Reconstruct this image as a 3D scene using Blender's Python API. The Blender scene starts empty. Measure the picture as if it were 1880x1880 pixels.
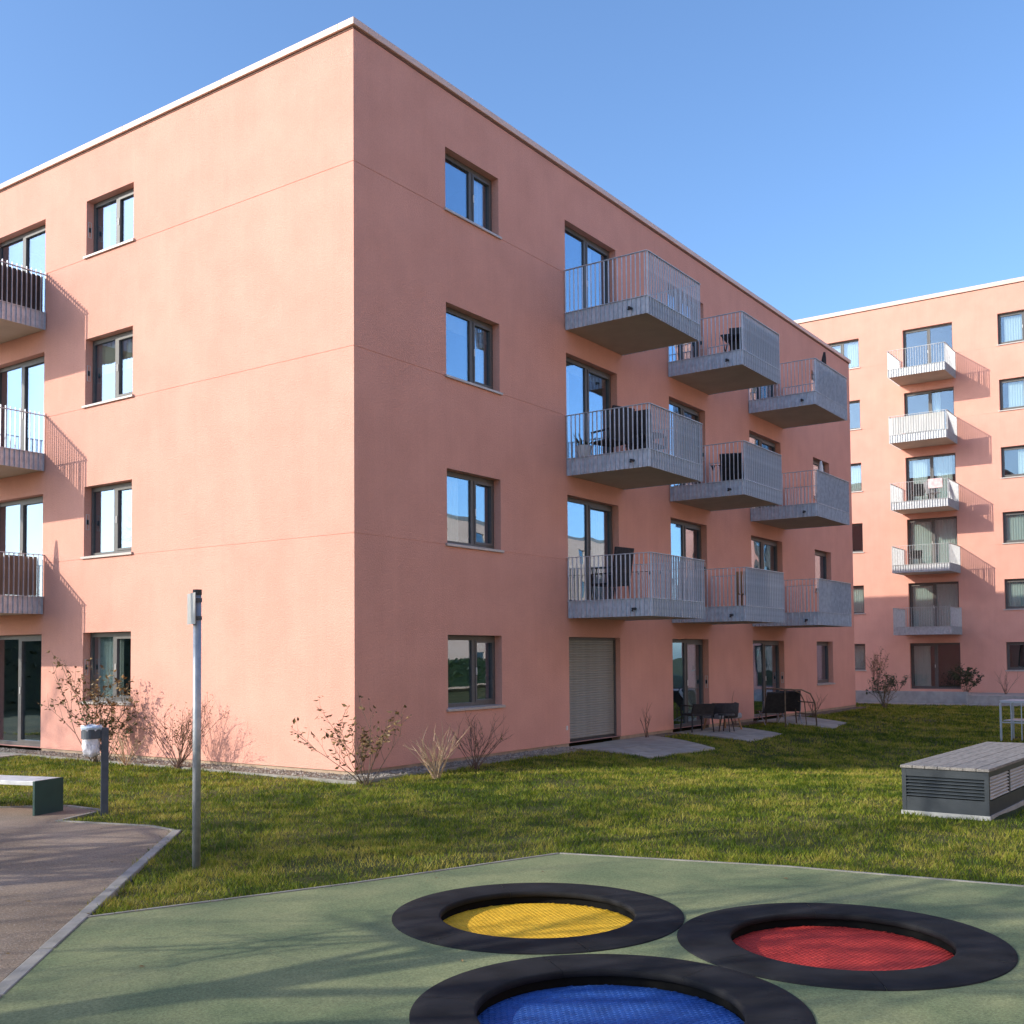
import bpy, bmesh, math, random
import numpy as np
from mathutils import Vector, Matrix, noise as mnoise

rnd = random.Random(7)
scene = bpy.context.scene
COL = scene.collection

# ------------------------------------------------------------------ camera
cam_data = bpy.data.cameras.new('camera')
cam = bpy.data.objects.new('camera', cam_data)
COL.objects.link(cam)
CAM = Vector((-12.817, -12.145, 1.95))
YAW, PITCH, ROLL = 0.958, 0.041, -0.008
fw = Vector((math.sin(YAW), math.cos(YAW), 0)); rt = Vector((math.cos(YAW), -math.sin(YAW), 0)); up = Vector((0, 0, 1))
f2 = fw * math.cos(PITCH) + up * math.sin(PITCH); u2 = up * math.cos(PITCH) - fw * math.sin(PITCH)
r3 = rt * math.cos(ROLL) + u2 * math.sin(ROLL); u3 = u2 * math.cos(ROLL) - rt * math.sin(ROLL)
m = Matrix.Identity(4)
for i in range(3):
    m[i][0] = r3[i]; m[i][1] = u3[i]; m[i][2] = -f2[i]; m[i][3] = CAM[i]
cam.matrix_world = m
cam_data.sensor_width = 36.0
cam_data.lens = 1973.5 / 1880 * 36.0
cam_data.shift_y = (1122.5 - 940) / 1880
cam_data.clip_end = 2000
scene.camera = cam
FWD2 = Vector((f2.x, f2.y)).normalized()

# ------------------------------------------------------------------ light
SUN_TO = Vector((-1.97, 1.48, 1.10)).normalized()
EL = math.asin(SUN_TO.z); AZ = math.atan2(SUN_TO.x, SUN_TO.y)
world = bpy.data.worlds.new('World'); scene.world = world; world.use_nodes = True
wn = world.node_tree.nodes; wl = world.node_tree.links
bg = wn['Background']
sky = wn.new('ShaderNodeTexSky'); sky.sky_type = 'NISHITA'; sky.sun_disc = False
sky.sun_elevation = EL; sky.sun_rotation = AZ
sky.air_density = 1.0; sky.dust_density = 1.4; sky.ozone_density = 5.4; sky.altitude = 0
wl.new(sky.outputs[0], bg.inputs[0]); bg.inputs[1].default_value = 0.134
sd = bpy.data.lights.new('sun', 'SUN'); sd.energy = 2.2; sd.angle = math.radians(0.5); sd.color = (1.0, 0.93, 0.79)
sun = bpy.data.objects.new('sun', sd); COL.objects.link(sun)
sun.rotation_euler = SUN_TO.to_track_quat('Z', 'Y').to_euler()
scene.view_settings.view_transform = 'Standard'; scene.view_settings.look = 'None'
scene.view_settings.exposure = 1.16; scene.view_settings.gamma = 1.0
scene.view_settings.use_curve_mapping = False

# ------------------------------------------------------------------ materials
def mk(name, c1, c2=None, scale=8.0, rough=0.7, metal=0.0, bump=0.0, bscale=60.0, bdist=0.01, spec=0.5, detail=4.0, stretch=None, contrast=(0.35, 0.65), island=0.0):
    mt = bpy.data.materials.new(name); mt.use_nodes = True
    n = mt.node_tree.nodes; l = mt.node_tree.links
    p = n['Principled BSDF']
    p.inputs['Roughness'].default_value = rough; p.inputs['Metallic'].default_value = metal
    p.inputs['Specular IOR Level'].default_value = spec
    tc = n.new('ShaderNodeTexCoord'); src = tc.outputs['Object']
    if stretch:
        mp = n.new('ShaderNodeMapping'); mp.inputs['Scale'].default_value = stretch
        l.new(src, mp.inputs[0]); src = mp.outputs[0]
    nz = n.new('ShaderNodeTexNoise'); nz.inputs['Scale'].default_value = scale; nz.inputs['Detail'].default_value = detail
    l.new(src, nz.inputs['Vector'])
    rp = n.new('ShaderNodeValToRGB'); rp.color_ramp.elements[0].position = contrast[0]; rp.color_ramp.elements[1].position = contrast[1]
    rp.color_ramp.elements[0].color = (*c1, 1); rp.color_ramp.elements[1].color = (*(c2 or [min(1, x * 1.18) for x in c1]), 1)
    l.new(nz.outputs[0], rp.inputs[0])
    colout = rp.outputs[0]
    if island > 0:
        ge = n.new('ShaderNodeNewGeometry')
        hs = n.new('ShaderNodeHueSaturation')
        mr = n.new('ShaderNodeMapRange'); mr.inputs['To Min'].default_value = 1 - island; mr.inputs['To Max'].default_value = 1 + island
        l.new(ge.outputs['Random Per Island'], mr.inputs['Value']); l.new(mr.outputs[0], hs.inputs['Value'])
        l.new(colout, hs.inputs['Color']); colout = hs.outputs[0]
    l.new(colout, p.inputs['Base Color'])
    if bump > 0:
        nb = n.new('ShaderNodeTexNoise'); nb.inputs['Scale'].default_value = bscale; nb.inputs['Detail'].default_value = 5
        l.new(tc.outputs['Object'], nb.inputs['Vector'])
        b = n.new('ShaderNodeBump'); b.inputs['Strength'].default_value = bump; b.inputs['Distance'].default_value = bdist
        l.new(nb.outputs[0], b.inputs['Height']); l.new(b.outputs[0], p.inputs['Normal'])
    return mt

M = {}
M['wall'] = mk('pink_render', (0.69, 0.346, 0.268), (0.74, 0.374, 0.292), 1.3, 0.92, bump=0.55, bscale=38, bdist=0.02, spec=0.2, detail=9)
M['pale_wall'] = mk('pale_render', (0.80, 0.56, 0.44), (0.82, 0.59, 0.47), 1.3, 0.92, bump=0.3, bscale=38, bdist=0.02, spec=0.2)
# plaster grain and faint weather streaks on the render
def plaster(mt):
    n = mt.node_tree.nodes; l = mt.node_tree.links; p = n['Principled BSDF']; src = p.inputs['Base Color'].links[0].from_socket
    tc = n.new('ShaderNodeTexCoord')
    def layer(src, scale, lo, hi, stretch=None, detail=3):
        v = tc.outputs['Object']
        if stretch:
            mp = n.new('ShaderNodeMapping'); mp.inputs['Scale'].default_value = stretch; l.new(v, mp.inputs[0]); v = mp.outputs[0]
        a = n.new('ShaderNodeTexNoise'); a.inputs['Scale'].default_value = scale; a.inputs['Detail'].default_value = detail; l.new(v, a.inputs['Vector'])
        r = n.new('ShaderNodeMapRange'); r.inputs['From Min'].default_value = .32; r.inputs['From Max'].default_value = .68; r.inputs['To Min'].default_value = lo; r.inputs['To Max'].default_value = hi
        l.new(a.outputs[0], r.inputs['Value'])
        m_ = n.new('ShaderNodeMix'); m_.data_type = 'RGBA'; m_.blend_type = 'MULTIPLY'; m_.inputs[0].default_value = 1
        l.new(src, m_.inputs[6]); l.new(r.outputs[0], m_.inputs[7]); return m_.outputs[2]
    src = layer(src, 34, .945, 1.04, None, 6); src = layer(src, 2.4, .985, 1.012, (3.5, 3.5, .16)); src = layer(src, .35, .97, 1.03)
    l.new(src, p.inputs['Base Color'])
plaster(M['wall'])
M['coping'] = mk('pale_coping_metal', (0.72, 0.49, 0.40), (0.75, 0.53, 0.44), 3, 0.5, bump=0.05, bscale=5)
M['shadow_line'] = mk('coping_shadow_tone', (0.16, 0.08, 0.06), None, 5, 0.8)  # dark tone stands in for the shadow below the coping overhang
M['plinth'] = mk('plinth_render', (0.36, 0.26, 0.18), (0.44, 0.33, 0.24), 6, 0.9, bump=0.4, bscale=60)
M['roof'] = mk('roof_membrane', (0.25, 0.25, 0.24), None, 4, 0.9)
M['frame'] = mk('bronze_window_frame', (0.095, 0.090, 0.086), (0.115, 0.109, 0.104), 20, 0.45, metal=0.0)
M['sill'] = mk('aluminium_sill', (0.46, 0.40, 0.36), (0.52, 0.46, 0.42), 9, 0.4, metal=0.2)
M['galv'] = mk('galvanised_steel', (0.46, 0.50, 0.56), (0.61, 0.65, 0.71), 9, 0.45, metal=0.25, bump=0.08, bscale=25)
M['galv_far'] = mk('galvanised_steel_pale', (0.44, 0.45, 0.46), (0.56, 0.57, 0.58), 10, 0.5, metal=0.3)
M['soffit'] = mk('balcony_concrete', (0.47, 0.40, 0.32), (0.53, 0.455, 0.365), 2.2, 0.85, bump=0.1, bscale=30)
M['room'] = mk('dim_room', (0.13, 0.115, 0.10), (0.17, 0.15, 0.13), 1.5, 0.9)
M['curtain'] = mk('white_curtain', (0.72, 0.72, 0.70), (0.80, 0.80, 0.78), 3, 0.9, stretch=(14, 14, 0.3))
M['blind'] = mk('grey_blind', (0.30, 0.29, 0.26), None, 3, 0.9)
M['vent'] = mk('vent_white', (0.6, 0.58, 0.55), None, 8, 0.6)
M['shutter'] = mk('shutter_aluminium', (0.30, 0.295, 0.26), (0.34, 0.335, 0.30), 5, 0.5, metal=0.3)
M['dark_cloth'] = mk('dark_fabric', (0.028, 0.026, 0.028), (0.045, 0.04, 0.042), 12, 0.95)
M['white_cloth'] = mk('white_fabric', (0.72, 0.72, 0.74), (0.8, 0.8, 0.8), 6, 0.9, bump=0.3, bscale=8, bdist=0.03)
M['grey_cloth'] = mk('grey_fabric', (0.25, 0.25, 0.26), (0.30, 0.30, 0.31), 10, 0.9)
M['pink_cloth'] = mk('pink_towel', (0.72, 0.42, 0.42), (0.8, 0.6, 0.58), 7, 0.9)
M['screen'] = mk('grey_privacy_mat', (0.24, 0.255, 0.28), (0.36, 0.375, 0.40), 2.2, 0.8, stretch=(3, 3, 0.5))
M['white_screen'] = mk('pale_privacy_mat', (0.58, 0.57, 0.54), (0.68, 0.67, 0.64), 2.2, 0.8, stretch=(3, 3, 0.5))
M['brown_screen'] = mk('reed_mat', (0.16, 0.125, 0.10), (0.24, 0.19, 0.15), 3, 0.9, stretch=(12, 12, 0.4))
M['black'] = mk('black_plastic', (0.018, 0.018, 0.02), (0.03, 0.03, 0.032), 10, 0.5)
M['wood'] = mk('orange_wood', (0.36, 0.17, 0.07), (0.45, 0.23, 0.10), 4, 0.6, stretch=(8, 8, 1))
M['rubber'] = mk('black_rubber', (0.012, 0.012, 0.013), (0.024, 0.024, 0.027), 3.0, 0.9, spec=0.16, bump=0.35, bscale=160, bdist=0.004, detail=8)
M['pit'] = mk('dark_pit', (0.007, 0.007, 0.007), None, 6, 0.95, spec=0.1)
M['mat_yellow'] = mk('yellow_mat', (0.64, 0.37, 0.02), (0.72, 0.43, 0.03), 5, 0.65, spec=0.25, island=0.10)
M['mat_red'] = mk('red_mat', (0.40, 0.030, 0.024), (0.48, 0.042, 0.032), 5, 0.7, spec=0.25, island=0.12)
M['mat_blue'] = mk('blue_mat', (0.018, 0.072, 0.27), (0.026, 0.095, 0.34), 5, 0.65, spec=0.25, island=0.12)
M['pole'] = mk('galvanised_pole', (0.30, 0.33, 0.36), (0.42, 0.44, 0.46), 12, 0.45, metal=0.5)
M['sign_back'] = mk('sign_back_aluminium', (0.40, 0.39, 0.37), (0.48, 0.47, 0.45), 8, 0.5, metal=0.4)
M['bin_grey'] = mk('slate_blue_paint', (0.06, 0.075, 0.095), (0.085, 0.10, 0.125), 9, 0.5, metal=0.2)
M['bag'] = mk('white_bin_bag', (0.75, 0.74, 0.80), (0.85, 0.84, 0.88), 9, 0.4, bump=0.8, bscale=22, bdist=0.02)
M['bag_blue'] = mk('pale_blue_bag', (0.45, 0.58, 0.72), (0.6, 0.7, 0.8), 9, 0.4, bump=0.8, bscale=22, bdist=0.02)
M['bench_green'] = mk('dark_green_enamel', (0.010, 0.045, 0.042), (0.014, 0.055, 0.05), 6, 0.4)
M['bench_top'] = mk('pale_concrete_seat', (0.50, 0.51, 0.52), (0.60, 0.61, 0.62), 6, 0.5, bump=0.1)
M['box'] = mk('shaded_box_paint', (0.017, 0.024, 0.032), (0.027, 0.035, 0.044), 5, 0.5, metal=0.2, bump=0.05)  # darkened so the colour carries tree shade on the box front
M['box_slat'] = mk('shaded_louvre_paint', (0.034, 0.043, 0.052), (0.048, 0.058, 0.068), 6, 0.45, metal=0.2)  # front louvres darkened for the same tree shade
M['side_slat'] = mk('lit_side_louvre', (0.50, 0.48, 0.45), (0.60, 0.57, 0.54), 6, 0.45, metal=0.2)  # paler tone paints in the light on the side louvres
M['deck'] = mk('weathered_deck', (0.155, 0.14, 0.13), (0.27, 0.25, 0.23), 5, 0.9, stretch=(1, 12, 12), bump=0.2)
M['concrete'] = mk('concrete', (0.30, 0.30, 0.285), (0.39, 0.385, 0.365), 3.5, 0.9, bump=0.25, bscale=50)
M['concrete_light'] = mk('pale_concrete', (0.22, 0.207, 0.18), (0.32, 0.30, 0.268), 5, 0.9, bump=0.3, bscale=60)
M['paver'] = mk('grey_paver', (0.30, 0.275, 0.235), (0.39, 0.36, 0.315), 4, 0.9, bump=0.2, bscale=60)
M['paver_warm'] = mk('warm_paver', (0.36, 0.32, 0.26), (0.44, 0.40, 0.34), 4, 0.9, bump=0.2, bscale=60)
M['rack'] = mk('pale_blue_metal', (0.36, 0.42, 0.48), (0.46, 0.52, 0.58), 6, 0.4, metal=0.3)
M['twig_red'] = mk('red_brown_twig', (0.125, 0.070, 0.05), (0.20, 0.118, 0.085), 9, 0.8)
M['twig_brown'] = mk('brown_twig', (0.12, 0.085, 0.055), (0.18, 0.13, 0.085), 9, 0.8)
M['twig_straw'] = mk('straw_twig', (0.42, 0.29, 0.17), (0.52, 0.37, 0.23), 9, 0.8)
M['leaf_green'] = mk('olive_leaf', (0.055, 0.075, 0.02), (0.12, 0.12, 0.035), 4, 0.5, island=0.45)
M['leaf_brown'] = mk('autumn_leaf', (0.15, 0.085, 0.03), (0.24, 0.16, 0.05), 4, 0.6, island=0.4)
M['leaf_dark'] = mk('evergreen_leaf', (0.018, 0.035, 0.012), (0.04, 0.065, 0.02), 4, 0.5, island=0.4)
M['bark'] = mk('grey_bark', (0.10, 0.085, 0.07), (0.16, 0.14, 0.12), 6, 0.9, bump=0.5, bscale=20)
M['pot'] = mk('white_pot', (0.6, 0.6, 0.58), None, 6, 0.6)

# glass: part mirror, part see-through into the room behind
g = bpy.data.materials.new('window_glass'); g.use_nodes = True
n = g.node_tree.nodes; l = g.node_tree.links; n.remove(n['Principled BSDF'])
gl = n.new('ShaderNodeBsdfGlossy'); gl.inputs['Roughness'].default_value = 0.0; gl.inputs['Color'].default_value = (0.62, 0.77, 0.95, 1)
tr = n.new('ShaderNodeBsdfTransparent'); tr.inputs['Color'].default_value = (0.84, 0.90, 0.88, 1)
lw = n.new('ShaderNodeLayerWeight'); lw.inputs['Blend'].default_value = 0.30
mr = n.new('ShaderNodeMapRange'); mr.inputs['To Min'].default_value = 0.12; mr.inputs['To Max'].default_value = 0.95
tc = n.new('ShaderNodeTexCoord'); nz = n.new('ShaderNodeTexNoise'); nz.inputs['Scale'].default_value = 0.9; nz.inputs['Detail'].default_value = 1
bp = n.new('ShaderNodeBump'); bp.inputs['Strength'].default_value = 0.10; bp.inputs['Distance'].default_value = 0.05
mx = n.new('ShaderNodeMixShader')
l.new(tc.outputs['Object'], nz.inputs['Vector']); l.new(nz.outputs[0], bp.inputs['Height']); l.new(bp.outputs[0], gl.inputs['Normal'])
l.new(lw.outputs['Facing'], mr.inputs['Value']); l.new(mr.outputs[0], mx.inputs[0]); l.new(tr.outputs[0], mx.inputs[1]); l.new(gl.outputs[0], mx.inputs[2])
l.new(mx.outputs[0], n['Material Output'].inputs[0])
M['glass'] = g

def ground_mat(name, cols, scales, rough=0.95, bump=0.5, bscale=120, bdist=0.01, speck=None):
    """two-octave colour: large patches, fine grain, optional pale/dark specks"""
    mt = bpy.data.materials.new(name); mt.use_nodes = True
    n = mt.node_tree.nodes; l = mt.node_tree.links; p = n['Principled BSDF']
    p.inputs['Roughness'].default_value = rough; p.inputs['Specular IOR Level'].default_value = 0.25
    tc = n.new('ShaderNodeTexCoord')
    a = n.new('ShaderNodeTexNoise'); a.inputs['Scale'].default_value = scales[0]; a.inputs['Detail'].default_value = 6
    b = n.new('ShaderNodeTexNoise'); b.inputs['Scale'].default_value = scales[1]; b.inputs['Detail'].default_value = 6; b.inputs['Roughness'].default_value = 0.7
    for q in (a, b): l.new(tc.outputs['Object'], q.inputs['Vector'])
    r1 = n.new('ShaderNodeValToRGB'); r1.color_ramp.elements[0].position = .38; r1.color_ramp.elements[1].position = .64
    r1.color_ramp.elements[0].color = (*cols[0], 1); r1.color_ramp.elements[1].color = (*cols[1], 1)
    l.new(a.outputs[0], r1.inputs[0])
    r2 = n.new('ShaderNodeValToRGB'); r2.color_ramp.elements[0].position = .3; r2.color_ramp.elements[1].position = .7
    r2.color_ramp.elements[0].color = (.55, .55, .55, 1); r2.color_ramp.elements[1].color = (1.35, 1.35, 1.35, 1)
    l.new(b.outputs[0], r2.inputs[0])
    mxn = n.new('ShaderNodeMix'); mxn.data_type = 'RGBA'; mxn.blend_type = 'MULTIPLY'; mxn.inputs[0].default_value = 1.0
    l.new(r1.outputs[0], mxn.inputs[6]); l.new(r2.outputs[0], mxn.inputs[7])
    out = mxn.outputs[2]
    if speck:
        v = n.new('ShaderNodeTexVoronoi'); v.inputs['Scale'].default_value = speck[1]; l.new(tc.outputs['Object'], v.inputs['Vector'])
        r3_ = n.new('ShaderNodeValToRGB'); r3_.color_ramp.elements[0].position = speck[2]; r3_.color_ramp.elements[1].position = speck[2] + .06
        r3_.color_ramp.elements[0].color = (1, 1, 1, 1); r3_.color_ramp.elements[1].color = (0, 0, 0, 1)
        l.new(v.outputs['Distance'], r3_.inputs[0])
        m2 = n.new('ShaderNodeMix'); m2.data_type = 'RGBA'; l.new(r3_.outputs[0], m2.inputs[0]); l.new(out, m2.inputs[6]); m2.inputs[7].default_value = (*speck[0], 1)
        out = m2.outputs[2]
    l.new(out, p.inputs['Base Color'])
    nb = n.new('ShaderNodeTexNoise'); nb.inputs['Scale'].default_value = bscale; nb.inputs['Detail'].default_value = 4
    l.new(tc.outputs['Object'], nb.inputs['Vector'])
    bb = n.new('ShaderNodeBump'); bb.inputs['Strength'].default_value = bump; bb.inputs['Distance'].default_value = bdist
    l.new(nb.outputs[0], bb.inputs['Height']); l.new(bb.outputs[0], p.inputs['Normal'])
    return mt
M['soil'] = ground_mat('lawn_soil', [(0.05, 0.058, 0.013), (0.11, 0.098, 0.03)], (0.7, 26), bump=0.8, bscale=30, bdist=0.03)
M['court'] = ground_mat('green_rubber_surface', [(0.150, 0.188, 0.092), (0.245, 0.262, 0.128)], (1.3, 70), bump=0.4, bscale=200, bdist=0.004, speck=((0.30, 0.34, 0.24), 70, 0.10))
M['path'] = ground_mat('bound_gravel', [(0.22, 0.165, 0.118), (0.31, 0.24, 0.18)], (0.8, 55), bump=0.7, bscale=110, bdist=0.008, speck=((0.42, 0.38, 0.34), 38, 0.12))
M['gravel_bed'] = ground_mat('gravel_bed', [(0.15, 0.12, 0.085), (0.25, 0.205, 0.155)], (3, 40), bump=1.0, bscale=45, bdist=0.03)
M['stone'] = mk('gravel_stone', (0.20, 0.175, 0.14), (0.32, 0.285, 0.24), 6, 0.9, island=0.4)

# grass blades: patchy colour from place, plus a random value per blade
def grass_mat(name, dark, light, dry):
    mt = bpy.data.materials.new(name); mt.use_nodes = True
    n = mt.node_tree.nodes; l = mt.node_tree.links; p = n['Principled BSDF']
    p.inputs['Roughness'].default_value = 0.6; p.inputs['Specular IOR Level'].default_value = 0.25
    tc = n.new('ShaderNodeTexCoord')
    a = n.new('ShaderNodeTexNoise'); a.inputs['Scale'].default_value = 0.55; a.inputs['Detail'].default_value = 5; a.inputs['Roughness'].default_value = .65
    l.new(tc.outputs['Object'], a.inputs['Vector'])
    r1 = n.new('ShaderNodeValToRGB'); e = r1.color_ramp.elements
    e[0].position = .36; e[0].color = (*dark, 1); e[1].position = .53; e[1].color = (*light, 1)
    e2 = e.new(.68); e2.color = (*dry, 1)
    ge = n.new('ShaderNodeNewGeometry')
    ad = n.new('ShaderNodeMath'); ad.operation = 'MULTIPLY_ADD'; ad.inputs[1].default_value = .30; 
    l.new(ge.outputs['Random Per Island'], ad.inputs[0])
    sb = n.new('ShaderNodeMath'); sb.operation = 'SUBTRACT'; sb.inputs[1].default_value = .15
    a2 = n.new('ShaderNodeTexNoise'); a2.inputs['Scale'].default_value = 2.6; a2.inputs['Detail'].default_value = 4; l.new(tc.outputs['Object'], a2.inputs['Vector'])
    mm = n.new('ShaderNodeMix'); mm.inputs[0].default_value = .45; l.new(a.outputs[0], mm.inputs[2]); l.new(a2.outputs[0], mm.inputs[3])
    ex = n.new('ShaderNodeMapRange'); ex.inputs['From Min'].default_value = .36; ex.inputs['From Max'].default_value = .64; ex.inputs['To Min'].default_value = .22; ex.inputs['To Max'].default_value = .78
    l.new(mm.outputs[0], ex.inputs['Value'])
    l.new(ex.outputs[0], sb.inputs[0]); l.new(sb.outputs[0], ad.inputs[2]); l.new(ad.outputs[0], r1.inputs[0])
    l.new(r1.outputs[0], p.inputs['Base Color'])
    t = n.new('ShaderNodeBsdfTranslucent'); l.new(r1.outputs[0], t.inputs['Color'])
    ms = n.new('ShaderNodeMixShader'); ms.inputs[0].default_value = .35
    l.new(p.outputs[0], ms.inputs[1]); l.new(t.outputs[0], ms.inputs[2]); l.new(ms.outputs[0], n['Material Output'].inputs[0])
    return mt
M['grass'] = grass_mat('grass_blades', (0.056, 0.100, 0.008), (0.215, 0.268, 0.016), (0.40, 0.34, 0.07))

# ------------------------------------------------------------------ mesh helpers
class MB:
    def __init__(s): s.v = []; s.f = []
    def quad(s, a, b, c, d):
        i = len(s.v); s.v += [tuple(a), tuple(b), tuple(c), tuple(d)]; s.f.append((i, i+1, i+2, i+3)); return s
    def poly(s, pts):
        i = len(s.v); s.v += [tuple(p) for p in pts]; s.f.append(tuple(range(i, i+len(pts)))); return s
    def hexa(s, c):
        i = len(s.v); s.v += [tuple(p) for p in c]
        for q in ((0, 3, 2, 1), (4, 5, 6, 7), (0, 1, 5, 4), (1, 2, 6, 5), (2, 3, 7, 6), (3, 0, 4, 7)): s.f.append(tuple(i+k for k in q))
        return s
    def box(s, x0, x1, y0, y1, z0, z1):
        return s.hexa([(x0, y0, z0), (x1, y0, z0), (x1, y1, z0), (x0, y1, z0), (x0, y0, z1), (x1, y0, z1), (x1, y1, z1), (x0, y1, z1)])
    def pbox(s, P, a0, a1, d0, d1, z0, z1):
        return s.hexa([P(a0, d0, z0), P(a1, d0, z0), P(a1, d1, z0), P(a0, d1, z0), P(a0, d0, z1), P(a1, d0, z1), P(a1, d1, z1), P(a0, d1, z1)])
    def prism(s, pts, z0, z1):
        i = len(s.v); k = len(pts)
        zf0 = z0 if callable(z0) else (lambda x, y: z0); zf1 = z1 if callable(z1) else (lambda x, y: z1)
        s.v += [(x, y, zf0(x, y)) for x, y in pts] + [(x, y, zf1(x, y)) for x, y in pts]
        s.f.append(tuple(i+j for j in reversed(range(k)))); s.f.append(tuple(i+k+j for j in range(k)))
        for j in range(k): q = (j+1) % k; s.f.append((i+j, i+q, i+k+q, i+k+j))
        return s
    def tube(s, pts, r, n=6, cap=True):
        pts = [Vector(p) for p in pts]
        rs = r if isinstance(r, (list, tuple)) else [r] * len(pts)
        rings = []
        for k, p in enumerate(pts):
            d = (pts[min(k+1, len(pts)-1)] - pts[max(k-1, 0)]).normalized()
            ref = Vector((0, 0, 1)) if abs(d.z) < .9 else Vector((1, 0, 0))
            x = d.cross(ref).normalized(); y = d.cross(x).normalized()
            i = len(s.v)
            for j in range(n):
                a = 2*math.pi*j/n; s.v.append(tuple(p + (x*math.cos(a) + y*math.sin(a)) * rs[k]))
            rings.append(i)
        for k in range(len(rings)-1):
            a, b = rings[k], rings[k+1]
            for j in range(n): q = (j+1) % n; s.f.append((a+j, a+q, b+q, b+j))
        if cap and n > 2:
            s.f.append(tuple(rings[0]+j for j in reversed(range(n)))); s.f.append(tuple(rings[-1]+j for j in range(n)))
        return s
    def lathe(s, prof, n=24, a0=0, a1=2*math.pi, c=(0, 0)):
        full = abs(a1-a0-2*math.pi) < 1e-6; k = n if full else n+1; i = len(s.v)
        for r, z in prof:
            for j in range(k):
                a = a0 + (a1-a0)*j/n; s.v.append((c[0]+r*math.cos(a), c[1]+r*math.sin(a), z))
        for q in range(len(prof)-1):
            for j in range(n):
                j2 = (j+1) % k; s.f.append((i+q*k+j, i+q*k+j2, i+(q+1)*k+j2, i+(q+1)*k+j))
        return s
    def mesh(s, name, mat, smooth=False):
        me = bpy.data.meshes.new(name); me.from_pydata(s.v, [], s.f)
        if isinstance(mat, str): mat = M[mat]
        me.materials.append(mat)
        if smooth:
            for p in me.polygons: p.use_smooth = True
        me.update(); return me
    def build(s, name, mat, parent=None, world=True, smooth=False, bevel=0, fix=True, **props):
        me = s.mesh(name, mat, smooth)
        if fix:
            bm = bmesh.new(); bm.from_mesh(me); bmesh.ops.recalc_face_normals(bm, faces=bm.faces); bm.to_mesh(me); bm.free()
        return link(name, me, parent, world, bevel, **props)

def link(name, me, parent=None, world=True, bevel=0, **props):
    o = bpy.data.objects.new(name, me); COL.objects.link(o)
    if parent is not None:
        o.parent = parent
        if world: o.matrix_parent_inverse = wmat(parent).inverted()
    if bevel:
        b = o.modifiers.new('bevel', 'BEVEL'); b.width = bevel; b.segments = 2; b.limit_method = 'ANGLE'
    for k, v in props.items(): o[k] = v
    return o
def wmat(o):
    m = o.matrix_basis.copy()
    if o.parent: m = wmat(o.parent) @ o.matrix_parent_inverse @ m
    return m
def empty(name, label, cat, loc=(0, 0, 0), rz=0, group=None):
    o = bpy.data.objects.new(name, None); COL.objects.link(o); o.location = loc; o.rotation_euler = (0, 0, rz)
    o.empty_display_size = .3; o['label'] = label; o['category'] = cat
    if group: o['group'] = group
    return o
def tag(o, label, cat, group=None):
    o['label'] = label; o['category'] = cat
    if group: o['group'] = group
    return o

def sstep(a, b, x):
    t = max(0., min(1., (x-a)/(b-a))); return t*t*(3-2*t)
def gz(x, y):
    """lawn height: level by the block, dropping a little to the right"""
    return -0.30 * sstep(1.5, 9, x) * sstep(-0.8, -5.5, y) - 0.30 * sstep(24, 31, x) * sstep(-5.5, -0.8, y) * (1 if x > 24 else 0)

# ------------------------------------------------------------------ ground
COURT = [(-7.995, -4.83), (-6.0, -5.68), (-3.89, -6.41), (-3.32, -8.5), (-3.06, -10.5), (-3.0, -16), (-6, -21), (-19.97, -21), (-19.966, -15.867)]
KERB0, KERB1 = Vector((-20.0, -15.83)), Vector((-4.99, -1.99))
PATH = [(-20.0, -15.75), (-5.03, -1.95), (-4.98, -1.46), (-5.35, -0.17), (-4.5, 0.17), (-4.51, 0.93), (-5.06, 1.54), (-6.6, 3.4), (-10, 6.5), (-24, 18), (-40, 10), (-40, -15)]
def inpoly(x, y, P):
    c = False; k = len(P)
    for i in range(k):
        x0, y0 = P[i]; x1, y1 = P[i-1]
        if (y0 > y) != (y1 > y) and x < (x1-x0)*(y-y0)/(y1-y0)+x0: c = not c
    return c
P1 = [(6.35, -0.02), (5.75, -2.35), (8.55, -2.4), (10.2, -0.02)]
P2 = [(11.2, -0.02), (10.6, -2.35), (13.0, -2.2), (14.2, -0.02)]
P3 = [(16.4, -0.02), (15.8, -2.5), (18.0, -2.2), (19.4, -0.02)]

def lines(lo, hi, near0, near1, fine):
    a = list(np.arange(near0, near1 + 1e-6, fine)); s = fine; x = near1
    while x < hi: s *= 1.5; x = min(hi, x + s); a.append(x)
    s = fine; x = near0; b = []
    while x > lo: s *= 1.5; x = max(lo, x - s); b.append(x)
    return list(reversed(b)) + a
xs = lines(-500, 500, -10, 20, .22); ys = lines(-500, 500, -12, 9, .22)
b = MB(); 
for y in ys:
    for x in xs:
        h = gz(x, y)
        dis = math.hypot(x - CAM.x, y - CAM.y)
        if dis < 40 and not inpoly(x, y, COURT) and not inpoly(x, y, PATH):
            h += .026*mnoise.noise(Vector((x*.9, y*.9, 0))) + .016*mnoise.noise(Vector((x*2.3, y*2.3, 5.)))
        near = min(abs(x + 6), 99)
        b.v.append((x, y, h - 0.012))
# sink the lawn sheet a little where the court, the path and the trampoline pits are
TR = [((-6.05, -7.60), 'yellow'), ((-5.55, -9.72), 'red'), ((-7.65, -9.14), 'blue')]
for i, (x, y, h) in enumerate(b.v):
    if inpoly(x, y, COURT) or inpoly(x, y, PATH): b.v[i] = (x, y, -0.30)
W = len(xs)
for j in range(len(ys)-1):
    for i in range(W-1): b.f.append((j*W+i, j*W+i+1, (j+1)*W+i+1, (j+1)*W+i))
lawn = b.build('ground', 'soil', smooth=True, fix=False, kind='structure')

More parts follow.
